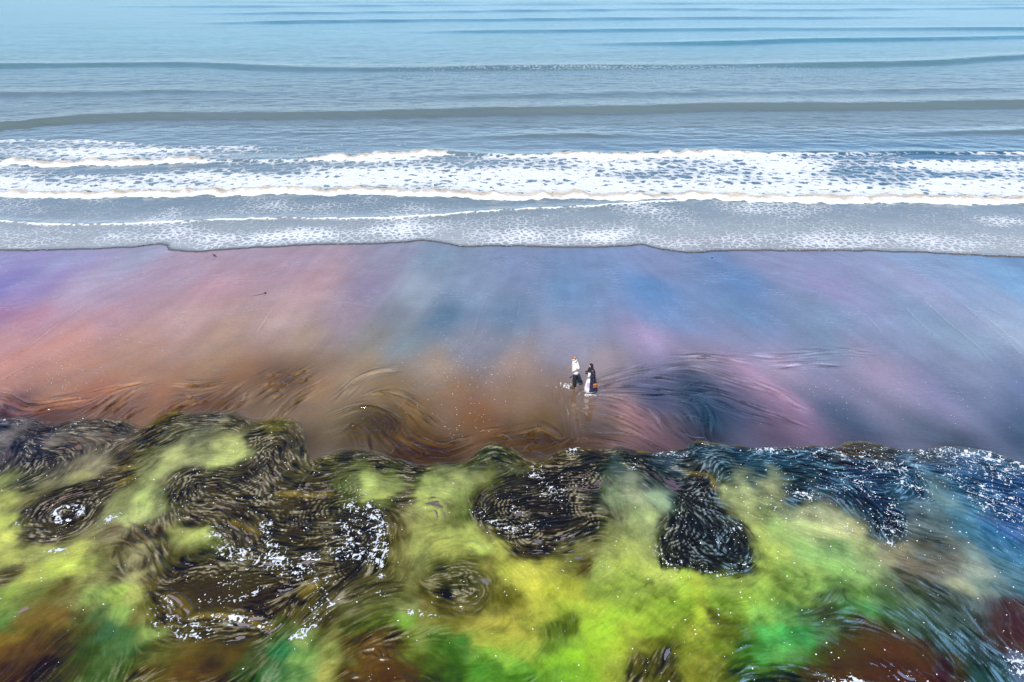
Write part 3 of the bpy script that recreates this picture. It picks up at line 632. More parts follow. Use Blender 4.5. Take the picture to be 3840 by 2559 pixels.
# ------------------------------------------------------------------ the near wash: silty green water over dark sand
def rows(s):
    out = []
    for tok in s.split(';'):
        tok = tok.strip()
        if tok: out.append([float(v) for v in tok.replace(' ', '').split(',')])
    return out
COL1 = rows("""50,130,42,42,74;250,140,70,60,70;450,140,75,65,65;650,140,70,60,55;900,130,70,62,50;1150,120,60,52,50;1350,130,75,65,50;1550,130,95,90,45;1750,150,105,90,70;
50,200,120,110,110;150,260,60,50,80;300,220,115,105,95;500,220,105,92,82;650,220,80,68,65;800,250,60,52,40;950,210,85,80,60;1100,210,120,120,90;1250,260,165,170,105;1320,300,190,200,120;1420,220,60,52,48;1550,230,75,65,55;1650,250,85,75,60;1800,230,95,88,60;
50,330,80,70,75;200,330,55,45,60;350,290,70,58,62;450,350,130,120,95;550,360,140,132,105;680,340,70,58,50;850,340,110,110,70;950,330,160,165,105;1100,320,140,145,95;1200,340,165,175,105;1350,380,75,68,55;1480,330,85,72,65;1600,330,75,65,55;1800,320,85,80,50;
50,450,125,130,75;150,470,85,85,60;300,430,125,120,85;450,420,150,148,95;620,430,75,65,50;750,440,100,100,60;850,420,150,160,100;950,450,110,105,75;1050,420,60,48,45;1200,430,70,58,52;1350,430,60,50,45;1480,430,80,70,60;1650,430,85,80,50;1800,430,60,55,40;
50,560,150,155,80;150,580,110,105,65;250,560,60,48,45;400,550,65,55,50;550,520,80,72,55;700,540,120,125,75;800,560,165,180,105;900,540,120,125,80;1000,520,60,50,42;1150,500,75,62,52;1300,560,65,55,42;1500,560,75,68,48;1700,560,60,52,38;1850,560,75,72,45;
50,680,165,175,85;130,640,70,60,55;250,640,62,50,50;380,640,70,60,55;500,640,85,78,60;620,660,120,125,85;750,640,165,175,110;880,620,130,138,90;950,640,70,62,48;1100,640,70,60,48;1300,660,65,55,40;1500,650,80,72,50;1700,640,65,55,42;
50,780,175,180,90;200,740,70,60,50;350,750,75,65,50;500,730,110,105,70;650,720,115,100,75;780,740,90,75,60;880,730,85,70,55;1000,740,140,145,80;1100,760,165,175,95;1180,800,120,130,70;1300,750,75,65,45;1450,780,75,65,48;1650,760,60,50,38;1850,750,70,65,45;
80,870,160,165,85;250,850,150,155,85;400,860,160,165,80;550,850,120,118,70;680,850,105,95,65;800,850,120,115,80;880,860,80,68,50;980,850,110,105,65;1100,880,85,78,50;1250,870,75,70,50;1400,880,80,74,55;1550,880,85,80,65;1700,890,60,52,45;1850,880,80,74,55;
60,960,90,80,55;200,960,150,155,75;350,940,175,190,85;480,930,160,170,80;600,960,130,130,75;720,950,90,82,60;830,960,140,138,90;900,980,90,78,50;1000,980,75,62,38;1150,970,75,65,42;1350,980,85,78,55;1500,960,85,78,60;1700,960,55,48,40;1850,980,70,60,42;
60,1080,120,140,60;200,1080,115,125,60;330,1080,110,100,50;430,1090,130,125,70;550,1080,140,165,85;680,1080,150,175,80;780,1080,155,160,85;900,1080,60,50,35;1000,1080,70,58,35;1150,1070,70,60,38;1300,1090,85,75,50;1450,1090,70,58,32;1600,1080,40,30,15;1700,1050,85,75,45;1850,1060,85,76,55;
60,1220,90,120,55;200,1200,115,95,45;330,1200,115,90,45;450,1180,90,85,50;550,1200,90,115,70;700,1180,135,165,80;800,1180,120,115,60;900,1200,75,62,35;980,1180,90,75,35;1100,1220,85,75,50;1250,1210,80,70,48;1400,1180,75,60,30;1520,1150,60,45,20;1650,1200,95,88,55;1800,1200,100,92,62;
60,1320,115,95,40;200,1320,90,68,30;330,1310,75,60,30;450,1300,85,85,50;570,1300,70,105,70;700,1290,75,115,65;820,1290,120,140,70;950,1300,90,80,55;1100,1300,90,80,58;1250,1290,80,70,45;1400,1290,85,75,45;1520,1290,90,100,60;1650,1300,130,150,80;1800,1300,120,120,65;
60,1420,100,72,28;200,1420,85,62,25;350,1400,65,55,28;450,1420,70,85,45;570,1400,80,110,65;700,1400,75,110,65;850,1390,95,95,50;1000,1400,105,90,50;1150,1400,95,80,42;1300,1400,85,68,35;1450,1400,75,85,55;1550,1380,50,120,75;1650,1400,120,160,80;1800,1420,140,150,75;
60,1530,70,48,18;180,1520,50,35,15;350,1520,75,70,35;500,1520,75,100,55;650,1520,80,105,55;800,1520,80,68,30;1000,1520,95,72,32;1150,1510,75,55,25;1300,1510,50,40,20;1380,1500,60,75,45;1500,1500,70,120,75;1650,1500,90,130,70;1800,1500,150,150,75;
-150,400,100,95,80;-150,700,160,165,85;-150,1000,120,115,70;-150,1300,110,95,42;-150,150,50,45,70""")
COL2 = rows("""50,320,55,48,35;200,330,55,45,32;400,370,45,40,32;600,360,50,48,38;820,290,50,58,45;950,330,75,75,50;1050,350,90,80,45;1200,340,70,60,40;1400,340,55,50,50;1600,330,45,50,58;1850,310,60,75,95;
60,400,95,100,60;200,380,60,52,40;380,420,45,38,32;550,400,110,115,75;700,380,80,85,60;900,400,95,100,75;1020,400,105,105,75;1150,400,70,58,45;1300,400,55,48,42;1500,390,70,90,95;1700,380,40,55,70;1860,390,50,65,85;
50,460,130,150,85;150,440,160,175,100;300,460,120,130,75;500,450,145,160,90;650,440,155,165,100;800,450,130,135,80;900,470,65,55,42;1050,460,55,45,40;1200,470,55,45,40;1350,470,50,45,42;1480,460,90,105,85;1600,440,120,130,110;1750,450,80,90,95;1870,480,50,60,75;
50,560,110,115,65;200,540,140,150,80;350,550,90,82,60;480,560,145,155,85;600,560,155,165,95;700,540,140,155,85;760,550,60,48,38;900,540,50,40,36;1050,550,52,44,40;1250,550,55,48,45;1400,530,60,60,58;1520,540,130,145,110;1650,540,150,160,125;1780,560,130,150,120;1870,580,85,110,100;
50,640,70,64,60;150,630,60,52,48;250,650,95,85,60;400,640,130,130,80;530,640,140,145,80;620,630,120,125,70;700,620,110,125,65;770,640,55,45,38;900,650,50,42,38;1050,640,75,68,48;1200,640,55,48,45;1350,640,55,48,45;1480,640,95,95,75;1600,640,130,145,95;1720,650,150,165,110;1830,660,70,70,60;1880,700,35,35,38;
60,740,60,52,48;180,740,65,58,50;300,730,105,95,60;450,720,135,140,75;600,740,155,165,85;720,720,165,175,90;830,740,120,120,65;900,740,60,48,35;1050,740,55,44,36;1200,730,60,50,42;1350,730,80,75,58;1480,720,125,130,80;1600,730,140,150,90;1720,740,135,145,95;1800,760,65,60,50;1880,800,40,35,32;
80,850,55,48,42;220,860,70,62,50;320,860,120,115,65;450,840,145,150,80;600,850,150,155,75;750,830,165,180,90;880,840,155,160,75;980,860,80,68,40;1080,850,60,48,30;1200,850,80,75,50;1350,850,120,120,70;1480,850,140,150,80;1600,840,150,160,85;1720,850,140,150,85;1800,870,70,65,45;1880,890,55,48,40;
60,950,65,58,42;200,950,85,78,50;330,950,120,120,68;450,930,120,125,70;560,950,75,75,45;680,920,95,95,50;800,930,125,120,55;900,950,160,165,65;1000,930,170,170,70;1120,930,155,155,60;1250,900,120,125,60;1330,920,90,75,45;1450,930,140,155,75;1600,930,150,165,75;1750,950,165,180,85;1870,980,165,190,75;
60,1060,85,80,60;200,1060,95,90,60;350,1050,130,130,75;480,1040,110,105,60;590,1060,55,50,30;700,1050,85,85,55;800,1060,105,100,50;900,1060,150,150,65;1020,1040,185,185,70;1150,1050,150,155,50;1300,1050,145,150,50;1400,1040,120,140,55;1500,1050,145,170,65;1650,1050,150,175,70;1870,1060,150,180,60;
60,1170,110,110,70;200,1160,105,110,60;350,1180,135,140,85;480,1160,120,110,60;600,1160,105,95,55;700,1170,100,95,55;850,1170,130,125,55;950,1170,150,145,55;1080,1170,160,165,60;1200,1170,140,160,50;1350,1150,150,170,55;1500,1170,150,185,55;1650,1170,150,180,55;1870,1170,140,175,50;
80,1270,95,100,55;200,1250,100,115,50;350,1240,110,150,50;500,1260,125,125,55;650,1270,135,130,55;780,1280,160,155,65;900,1280,170,165,65;1030,1290,155,160,60;1150,1280,90,110,40;1230,1250,95,115,40;1350,1270,135,165,45;1480,1270,150,190,50;1600,1260,155,175,55;1750,1280,145,175,50;1870,1290,140,165,50;
80,1380,105,90,55;200,1360,95,70,35;300,1360,70,55,28;400,1370,110,125,55;520,1350,75,110,45;620,1370,70,120,50;750,1360,150,160,60;880,1370,160,165,60;1000,1380,140,160,55;1150,1350,100,130,45;1280,1380,115,150,45;1400,1380,130,165,40;1550,1370,150,170,50;1700,1390,140,145,55;1870,1400,115,120,50;
80,1480,110,105,65;200,1470,100,75,35;300,1470,90,65,25;400,1470,75,65,30;500,1460,85,110,50;640,1460,75,115,50;780,1450,110,155,50;900,1460,130,170,60;1020,1470,95,150,45;1150,1450,115,160,40;1280,1450,130,175,40;1400,1460,130,160,45;1550,1470,130,145,50;1680,1480,90,85,40;1830,1490,75,70,40;
80,1540,95,75,35;250,1540,85,58,20;380,1540,75,50,18;480,1540,55,65,30;620,1540,60,90,40;780,1540,70,125,40;900,1540,75,125,40;1050,1540,70,120,35;1200,1540,95,140,35;1350,1540,110,150,35;1500,1540,130,140,45;1650,1545,80,75,35;1830,1545,85,80,45""")
COL3 = rows("""100,300,40,60,80;300,310,35,60,85;500,310,40,65,90;700,310,50,70,95;900,280,75,60,50;1100,300,70,65,65;1350,300,80,82,92;1550,300,80,100,125;1800,350,75,95,120;
60,380,60,60,60;200,370,35,50,65;400,380,35,65,85;600,380,30,55,75;800,380,40,60,80;1000,380,45,65,92;1200,370,55,75,105;1400,380,48,75,110;1600,380,55,85,125;1800,400,55,85,125;
60,470,55,50,45;200,450,80,90,75;290,430,120,130,100;400,460,80,95,90;520,430,110,120,95;650,440,45,65,80;850,450,30,60,85;1050,460,30,60,95;1250,450,45,85,115;1400,480,90,120,130;1550,450,42,82,122;1750,470,38,72,122;1880,470,45,75,130;
50,560,60,55,50;150,540,55,50,42;250,540,150,160,110;350,520,155,165,115;500,500,145,150,110;600,530,60,65,65;750,520,80,90,90;900,540,45,70,90;1050,540,30,55,90;1200,560,70,100,120;1330,530,55,80,105;1450,560,100,130,135;1600,570,60,105,135;1750,560,35,70,120;1880,580,42,72,130;
50,650,40,40,42;150,650,55,50,48;260,640,110,115,80;350,640,160,170,110;480,620,140,155,100;600,620,110,120,90;720,640,140,145,110;830,640,150,155,120;930,620,90,100,90;1020,620,35,60,80;1150,640,30,50,80;1280,640,90,105,115;1400,650,95,120,130;1550,650,70,115,140;1700,640,60,90,130;1850,680,45,75,130;
60,740,35,40,48;180,740,50,48,45;290,730,75,68,60;350,740,95,95,65;420,720,160,175,95;550,720,140,165,95;700,700,165,180,120;830,700,190,195,140;930,720,170,170,120;1020,730,95,100,85;1100,720,35,50,70;1200,730,60,70,85;1320,730,100,110,110;1450,740,100,120,125;1600,730,70,120,145;1750,730,50,105,150;1870,740,60,95,150;
60,840,40,38,38;180,840,45,42,40;290,830,40,36,38;350,840,70,70,50;430,820,160,180,85;550,830,155,175,90;700,830,130,165,95;850,820,120,155,95;980,800,140,155,105;1100,810,120,120,100;1200,830,140,135,105;1320,840,115,115,100;1450,840,105,110,105;1600,850,110,130,130;1750,840,60,105,135;1870,860,65,120,160;
60,930,60,58,40;180,930,45,42,38;290,930,40,36,35;370,930,85,90,50;450,930,150,175,75;580,930,140,175,80;700,920,145,175,90;850,920,125,165,90;1000,910,130,150,100;1130,900,130,130,100;1250,910,110,100,85;1380,920,105,100,90;1500,910,110,110,100;1620,930,130,140,130;1750,930,70,105,120;1870,940,70,110,135;
60,1020,165,180,65;200,1020,140,165,70;320,1010,130,150,70;450,1020,145,175,75;600,1020,135,170,75;750,1010,140,180,85;850,1010,110,150,80;980,1010,130,165,95;1120,1010,110,125,90;1250,1010,90,90,80;1400,1020,80,85,85;1550,1010,140,145,120;1680,1020,110,130,120;1800,1030,75,105,120;1880,1050,70,110,130;
60,1110,160,180,55;200,1110,130,165,55;350,1110,130,165,55;500,1110,125,160,65;650,1100,120,155,70;780,1120,85,110,65;880,1100,90,120,75;1000,1090,115,160,75;1130,1120,95,130,80;1280,1110,95,115,90;1420,1110,85,95,90;1570,1110,90,105,105;1720,1120,85,85,95;1820,1130,75,60,70;1885,1140,90,75,80;
60,1200,150,170,50;180,1210,110,115,50;300,1200,125,155,55;450,1200,115,160,70;580,1200,100,150,75;700,1200,85,120,75;820,1190,85,95,75;950,1190,75,125,70;1080,1200,75,130,75;1200,1200,75,105,80;1350,1200,80,100,90;1500,1210,75,95,90;1650,1200,75,75,80;1770,1210,80,60,65;1860,1200,70,45,60;
60,1300,145,155,50;200,1290,120,135,50;330,1290,95,130,50;450,1300,75,160,75;560,1290,70,165,80;680,1290,65,145,75;800,1280,85,115,80;900,1290,70,75,55;1020,1270,85,70,50;1150,1290,80,85,65;1280,1290,75,95,85;1430,1300,70,90,85;1580,1300,65,85,90;1720,1300,75,65,65;1830,1290,80,50,55;1885,1290,70,45,55;
60,1390,135,150,45;200,1390,120,140,45;320,1390,75,120,45;430,1380,70,140,60;550,1370,85,150,70;650,1390,75,110,55;780,1380,70,75,45;900,1380,75,65,38;1030,1370,95,70,45;1180,1370,95,60,38;1320,1360,80,60,50;1450,1390,65,80,80;1580,1390,60,80,85;1720,1390,60,65,75;1830,1380,75,50,45;1885,1390,90,65,55;
60,1470,130,140,45;200,1480,130,135,45;320,1460,80,110,45;430,1460,75,110,50;550,1460,65,90,45;680,1470,70,65,30;820,1470,70,55,28;950,1460,75,58,32;1080,1470,75,52,30;1220,1480,75,48,25;1350,1460,85,55,40;1440,1490,60,40,75;1530,1470,75,65,40;1650,1470,60,75,75;1780,1470,55,75,85;1870,1460,100,110,140;
60,1545,130,135,45;200,1545,115,120,45;330,1545,60,80,40;450,1545,50,65,35;600,1545,60,60,30;750,1545,80,75,50;900,1545,85,65,35;1050,1545,85,55,30;1200,1545,80,48,25;1350,1545,85,50,35;1450,1545,70,45,80;1540,1545,70,60,45;1680,1545,50,80,80;1800,1545,55,80,85;1880,1545,85,105,135;
2050,500,40,75,130;2050,800,60,110,155;2050,1100,85,75,85;2050,1400,70,60,60""")
GUIDES = [(T1, g) for g in [
    [(0, 900), (250, 870), (450, 830), (600, 760)], [(0, 620), (200, 520), (350, 430), (430, 340)], [(620, 900), (750, 700), (800, 560), (900, 430), (1000, 340), (1150, 310), (1310, 330)],
    [(940, 640), (930, 520), (1000, 400), (1150, 380), (1300, 400), (1400, 360)], [(1000, 560), (1010, 470), (1080, 420), (1200, 430)], [(800, 190), (900, 130), (1100, 90), (1300, 100), (1400, 130)], [(850, 250), (950, 180), (1150, 150), (1300, 170)],
    [(1450, 180), (1550, 140), (1650, 160), (1700, 250), (1720, 320)], [(1480, 260), (1550, 230), (1620, 280), (1640, 340)], [(1420, 330), (1470, 420), (1500, 500)], [(1100, 530), (1300, 640), (1450, 760)], [(1150, 690), (1300, 760), (1440, 880)], [(1520, 520), (1700, 540), (1890, 520)], [(1350, 580), (1500, 540)],
    [(1500, 730), (1700, 740), (1890, 700)], [(1450, 840), (1650, 850), (1850, 830)], [(560, 720), (700, 700), (800, 740), (860, 850), (900, 980)], [(600, 800), (700, 800), (760, 870), (800, 1000)], [(100, 680), (250, 540), (450, 480), (650, 400), (760, 370)], [(100, 740), (250, 790), (400, 760), (520, 700), (600, 620)], [(320, 650), (350, 610), (430, 610), (440, 660), (350, 680)],
    [(0, 1000), (200, 960), (400, 930), (600, 950), (700, 1050), (800, 1150)], [(450, 1560), (520, 1400), (600, 1200)], [(560, 1480), (650, 1250), (680, 1120)], [(0, 1200), (150, 1150), (350, 1080)], [(150, 1560), (300, 1430), (420, 1300)], [(950, 1050), (1150, 980), (1350, 950), (1600, 960)], [(1050, 1180), (1250, 1120), (1450, 1060), (1650, 1010)],
    [(880, 1100), (950, 1140), (1030, 1230), (1200, 1200), (1350, 1240), (1510, 1270)], [(900, 1330), (1050, 1350), (1200, 1300), (1400, 1350), (1500, 1280)], [(850, 1500), (1000, 1420), (1250, 1400)], [(300, 260), (400, 270), (430, 330), (380, 400), (250, 450)], [(0, 170), (120, 230), (180, 330), (100, 420)], [(250, 190), (400, 150), (600, 150)], [(0, 110), (200, 105), (480, 105), (700, 115), (800, 150)], [(600, 440), (750, 380), (900, 270), (1000, 210)], [(1540, 1260), (1640, 1130), (1700, 1060), (1790, 1030)], [(1700, 1240), (1800, 1150), (1860, 1060)], [(1500, 1500), (1600, 1380), (1750, 1300)], [(980, 840), (1080, 760), (1180, 740)]]]
GUIDES += [(T2, g) for g in [
    [(0, 300), (200, 310), (400, 370), (600, 370), (760, 310), (850, 270), (950, 300), (1050, 360)], [(0, 340), (200, 360), (400, 410), (550, 390)], [(0, 520), (100, 440), (300, 470), (500, 450), (800, 440), (1000, 420)], [(300, 560), (450, 540), (600, 570), (680, 650), (640, 720)], [(450, 590), (550, 600), (590, 660)],
    [(680, 450), (690, 560), (680, 660), (780, 770), (900, 880), (1000, 950)], [(770, 640), (780, 540), (900, 480), (1100, 450), (1250, 420)], [(800, 650), (900, 620), (1050, 620), (1250, 640), (1400, 640)], [(830, 600), (880, 540), (1050, 510), (1200, 520)], [(900, 740), (1050, 720), (1250, 740), (1450, 700)], [(960, 830), (1100, 810), (1250, 800)], [(400, 1000), (420, 850), (500, 760), (620, 720)],
    [(400, 950), (500, 880), (650, 850), (800, 900), (870, 1000), (860, 1150)], [(580, 1000), (700, 1000), (780, 1060), (700, 1130)], [(1500, 450), (1560, 550), (1600, 650), (1600, 760)], [(1450, 720), (1600, 760), (1680, 850)], [(50, 600), (120, 600), (180, 560), (300, 560)], [(220, 640), (270, 760), (280, 880)], [(40, 680), (120, 700), (180, 780), (150, 880)],
    [(0, 1150), (150, 1090), (350, 1090), (500, 1150), (700, 1170)], [(0, 1400), (150, 1330), (300, 1250), (450, 1220)], [(900, 1480), (1050, 1420), (1150, 1300), (1100, 1150), (1020, 1000)], [(1300, 1500), (1400, 1300), (1500, 1150), (1600, 1000)], [(1200, 330), (1400, 310), (1600, 300), (1880, 320)], [(1600, 420), (1750, 470), (1890, 580)], [(1200, 470), (1350, 480), (1430, 440)], [(1750, 870), (1770, 770), (1850, 700)], [(1650, 1000), (1750, 920), (1700, 800)], [(50, 1500), (200, 1420), (350, 1380)], [(500, 1400), (700, 1450), (900, 1400)]]]
GUIDES += [(T3, g) for g in [
    [(50, 270), (250, 280), (500, 300), (800, 290), (1200, 300), (1500, 310), (1890, 420)], [(200, 340), (500, 350), (800, 370), (1100, 370)], [(200, 540), (400, 620), (600, 650), (800, 700), (1000, 760), (1150, 830), (1400, 950), (1700, 1080)], [(420, 700), (550, 800), (700, 880), (850, 950), (950, 1080), (1100, 1180), (1300, 1300), (1550, 1480)], [(900, 850), (1050, 950), (1250, 1100), (1500, 1250), (1800, 1500)], [(1200, 700), (1400, 770), (1600, 850), (1890, 980)], [(1300, 600), (1600, 700), (1890, 850)],
    [(600, 430), (800, 470), (950, 560), (1060, 680), (1150, 800)], [(0, 600), (100, 700), (200, 850), (330, 900), (380, 830), (330, 730), (250, 650)], [(60, 720), (120, 800), (200, 800), (260, 740)], [(0, 500), (120, 440), (180, 340)], [(300, 1250), (450, 1220), (600, 1180), (800, 1100), (900, 1020)], [(400, 1300), (600, 1270), (750, 1300), (900, 1400)], [(700, 1250), (900, 1230), (1100, 1300), (1350, 1400), (1500, 1530)], [(1700, 1100), (1800, 1300), (1890, 1420)], [(0, 1500), (200, 1250), (400, 1100)], [(1150, 570), (1250, 560), (1340, 540), (1300, 460)], [(1400, 400), (1600, 450), (1890, 540)], [(700, 1500), (900, 1540), (1000, 1560)]]]
DARK = [  # outlines of clear water over dark sand: edge softness (m)
    (T2, [(760, 480), (850, 440), (1000, 410), (1050, 380), (1250, 360), (1420, 400), (1450, 450), (1420, 520), (1400, 600), (1450, 680), (1400, 740), (1250, 780), (1150, 850), (1050, 890), (960, 870), (880, 780), (780, 720), (720, 640), (740, 560)], 0.16, (46, 36, 32), 0.6),
    (T3, [(-60, 560), (60, 460), (120, 380), (180, 480), (210, 570), (240, 650), (330, 720), (390, 830), (390, 920), (330, 990), (230, 1000), (100, 950), (0, 940), (-90, 930), (-145, 860), (-140, 790), (-80, 690)], 0.13, (38, 32, 32), 0.65),
    (T3, [(570, 490), (700, 450), (900, 400), (1150, 380), (1330, 440), (1340, 540), (1150, 570), (1250, 650), (1230, 740), (1230, 810), (1150, 825), (1080, 770), (1000, 650), (900, 570), (750, 510), (650, 590), (590, 560)], 0.14, (24, 46, 78), 0.55),
    (T1, [(70, 690), (150, 600), (300, 510), (500, 450), (700, 400), (750, 440), (650, 520), (560, 600), (520, 700), (400, 760), (250, 800), (120, 760)], 0.18, (58, 46, 44), 0.6),
    (T1, [(930, 560), (940, 480), (1000, 400), (1090, 360), (1250, 390), (1340, 340), (1400, 210), (1480, 170), (1560, 240), (1660, 330), (1700, 420), (1895, 380), (2000, 420), (2000, 720), (1800, 850), (1700, 930), (1500, 940), (1300, 860), (1200, 770), (1150, 690), (1000, 670)], 0.18, (62, 52, 42), 0.5),
    (T2, [(-40, 600), (100, 570), (280, 540), (430, 560), (300, 600), (250, 680), (280, 800), (270, 900), (150, 980), (-40, 1000)], 0.16, (50, 42, 38), 0.55),
    (T1, [(905, 985), (1000, 900), (1250, 900), (1400, 960), (1650, 960), (1660, 1080), (1560, 1180), (1510, 1255), (1350, 1210), (1200, 1180), (1050, 1210), (1090, 1150), (1000, 1080), (890, 1060)], 0.12, (60, 46, 24), 0.55),
    (T1, [(100, 480), (140, 380), (100, 280), (160, 230), (260, 290), (400, 270), (430, 320), (360, 420), (250, 460), (150, 520)], 0.22, (52, 42, 56), 0.55),
    (T2, [(540, 1000), (580, 930), (700, 930), (790, 1010), (760, 1100), (600, 1110), (550, 1070)], 0.3, (58, 56, 34), 0.45),
    (T2, [(60, 1480), (120, 1400), (230, 1360), (330, 1370), (370, 1440), (430, 1520), (440, 1640), (60, 1640)], 0.16, (92, 64, 24), 0.45),
    (T3, [(830, 1330), (1000, 1260), (1200, 1310), (1380, 1390), (1480, 1480), (1560, 1600), (760, 1600), (700, 1450)], 0.25, (82, 54, 30), 0.45),
    (T3, [(1700, 1120), (1895, 1120), (2050, 1150), (2050, 1380), (1895, 1420), (1800, 1400), (1720, 1280)], 0.18, (78, 50, 54), 0.5)]
# folds and lips in the water: tile, line, height, width
FOLDS = [(T1, l, h, w) for l, h, w in [
    ([(790, 150), (900, 100), (990, 70), (1050, 60)], 0.05, 0.07), ([(800, 185), (900, 130), (960, 110)], 0.05, 0.06), ([(770, 215), (860, 180), (940, 150)], 0.04, 0.06), ([(640, 400), (700, 375), (760, 370)], 0.06, 0.07), ([(650, 470), (700, 445), (740, 430)], 0.06, 0.07), ([(720, 330), (800, 290), (870, 250)], 0.04, 0.06), ([(700, 280), (780, 250), (850, 220)], 0.035, 0.06),
    ([(1440, 130), (1550, 100), (1630, 115), (1680, 170), (1700, 260), (1720, 320)], 0.06, 0.06), ([(1440, 150), (1540, 125), (1610, 145), (1660, 210), (1690, 290)], 0.05, 0.05), ([(1430, 180), (1520, 150), (1590, 180), (1640, 240)], 0.045, 0.05), ([(1425, 210), (1510, 180), (1570, 210), (1620, 270)], 0.04, 0.05), ([(1450, 230), (1520, 215), (1580, 250)], 0.035, 0.05),
    ([(1120, 540), (1170, 560), (1300, 600), (1380, 600)], 0.06, 0.07), ([(1100, 560), (1200, 610), (1300, 680), (1440, 740)], 0.06, 0.07), ([(1150, 660), (1250, 700), (1350, 790), (1450, 880)], 0.06, 0.07), ([(1530, 515), (1620, 520), (1720, 530), (1830, 525), (1895, 505)], 0.08, 0.07), ([(1540, 560), (1640, 570), (1720, 560)], 0.05, 0.06), ([(1420, 340), (1470, 410), (1500, 480), (1510, 520)], 0.06, 0.06), ([(1130, 450), (1110, 500), (1150, 540), (1220, 545)], 0.05, 0.05), ([(1500, 720), (1560, 730), (1650, 720), (1720, 710)], 0.05, 0.06), ([(1660, 580), (1700, 440), (1800, 350), (1895, 320)], 0.04, 0.06),
    ([(700, 690), (770, 720), (830, 790), (880, 870), (915, 980), (885, 1050)], 0.06, 0.06), ([(760, 780), (810, 830), (860, 920), (870, 1000)], 0.04, 0.06), ([(740, 850), (790, 890), (820, 970), (840, 1040)], 0.035, 0.06), ([(800, 800), (840, 870), (880, 960)], 0.04, 0.05),
    ([(885, 1060), (950, 1075), (1030, 1110), (1080, 1170), (1050, 1220), (1080, 1210), (1200, 1195), (1300, 1210), (1430, 1240), (1515, 1275)], 0.06, 0.06), ([(1515, 1270), (1560, 1200), (1620, 1140), (1680, 1070), (1740, 1030), (1800, 1010)], 0.06, 0.06), ([(900, 1090), (960, 1130), (1010, 1200), (1050, 1260)], 0.06, 0.06), ([(150, 1568), (230, 1500), (320, 1430), (360, 1400)], 0.04, 0.05), ([(260, 1400), (330, 1340), (450, 1250)], 0.03, 0.06), ([(1650, 890), (1750, 880), (1860, 890), (1880, 930)], 0.05, 0.06), ([(1640, 920), (1700, 930), (1740, 960), (1700, 985), (1640, 960)], 0.04, 0.05),
    ([(300, 680), (350, 690), (440, 670), (450, 630), (400, 600), (330, 610), (305, 650)], 0.04, 0.05)]]
FOLDS += [(T2, l, h, w) for l, h, w in [
    ([(760, 300), (840, 260), (930, 280), (1040, 340)], 0.05, 0.06), ([(1060, 330), (1150, 325), (1240, 285), (1340, 280)], 0.05, 0.05), ([(1050, 380), (1130, 355), (1230, 350)], 0.04, 0.05), ([(900, 350), (960, 390), (1030, 440)], 0.035, 0.05), ([(870, 345), (930, 400), (1000, 445)], 0.03, 0.05), ([(560, 920), (600, 880), (590, 860)], 0.03, 0.06), ([(450, 560), (540, 560), (590, 610)], 0.035, 0.06), ([(440, 600), (520, 600), (560, 640), (540, 680)], 0.035, 0.06), ([(700, 790), (760, 810), (790, 850)], 0.04, 0.08), ([(600, 1160), (680, 1150), (740, 1160)], 0.05, 0.07), ([(430, 890), (430, 820), (470, 760), (530, 740)], 0.03, 0.06), ([(480, 900), (480, 840), (540, 790), (640, 770)], 0.03, 0.06),
    ([(100, 1400), (180, 1380), (250, 1385), (320, 1420), (370, 1460), (420, 1500)], 0.04, 0.05), ([(90, 1405), (170, 1430), (260, 1440)], 0.04, 0.05), ([(180, 1385), (215, 1410), (225, 1435)], 0.03, 0.035), ([(225, 1380), (245, 1410), (260, 1440)], 0.03, 0.035), ([(270, 1390), (285, 1420), (300, 1440)], 0.03, 0.035), ([(40, 1550), (100, 1530), (170, 1470), (250, 1440), (300, 1455)], 0.04, 0.05), ([(150, 1568), (170, 1520), (180, 1500)], 0.03, 0.04), ([(310, 1540), (370, 1545), (410, 1560)], 0.03, 0.04),
    ([(1590, 760), (1620, 720), (1620, 690)], 0.03, 0.06), ([(640, 1010), (720, 1005), (780, 1040)], 0.03, 0.05), ([(590, 1075), (700, 1085), (760, 1080)], 0.03, 0.05)]]
FOLDS += [(T3, l, h, w) for l, h, w in [
    ([(20, 290), (90, 245), (180, 250)], 0.06, 0.06), ([(10, 320), (60, 300), (100, 330)], 0.05, 0.05), ([(30, 400), (100, 420), (150, 410)], 0.05, 0.06), ([(40, 460), (110, 470), (160, 455)], 0.05, 0.06), ([(70, 520), (140, 530), (190, 500)], 0.05, 0.06), ([(880, 255), (950, 250), (1050, 265), (1150, 285), (1250, 295), (1330, 300)], 0.06, 0.05), ([(900, 275), (1000, 275), (1100, 285)], 0.05, 0.05), ([(1330, 300), (1430, 280), (1560, 280), (1700, 300), (1800, 330)], 0.05, 0.05), ([(10, 720), (60, 780), (110, 800), (170, 800)], 0.04, 0.05), ([(200, 700), (230, 790), (180, 850)], 0.03, 0.05), ([(1795, 1170), (1805, 1240), (1810, 1310), (1850, 1370), (1880, 1400)], 0.05, 0.05), ([(1800, 1345), (1840, 1390), (1870, 1420)], 0.04, 0.045), ([(700, 1500), (760, 1520), (830, 1545), (900, 1560)], 0.06, 0.05), ([(1200, 1490), (1240, 1530), (1300, 1535), (1370, 1560)], 0.05, 0.05), ([(1160, 1530), (1190, 1565)], 0.04, 0.04), ([(1280, 1510), (1350, 1525), (1400, 1550)], 0.04, 0.05), ([(1450, 1440), (1500, 1500), (1520, 1550)], 0.04, 0.05), ([(110, 1230), (180, 1225), (240, 1240)], 0.025, 0.05), ([(120, 1250), (190, 1248), (250, 1255)], 0.025, 0.05)]]
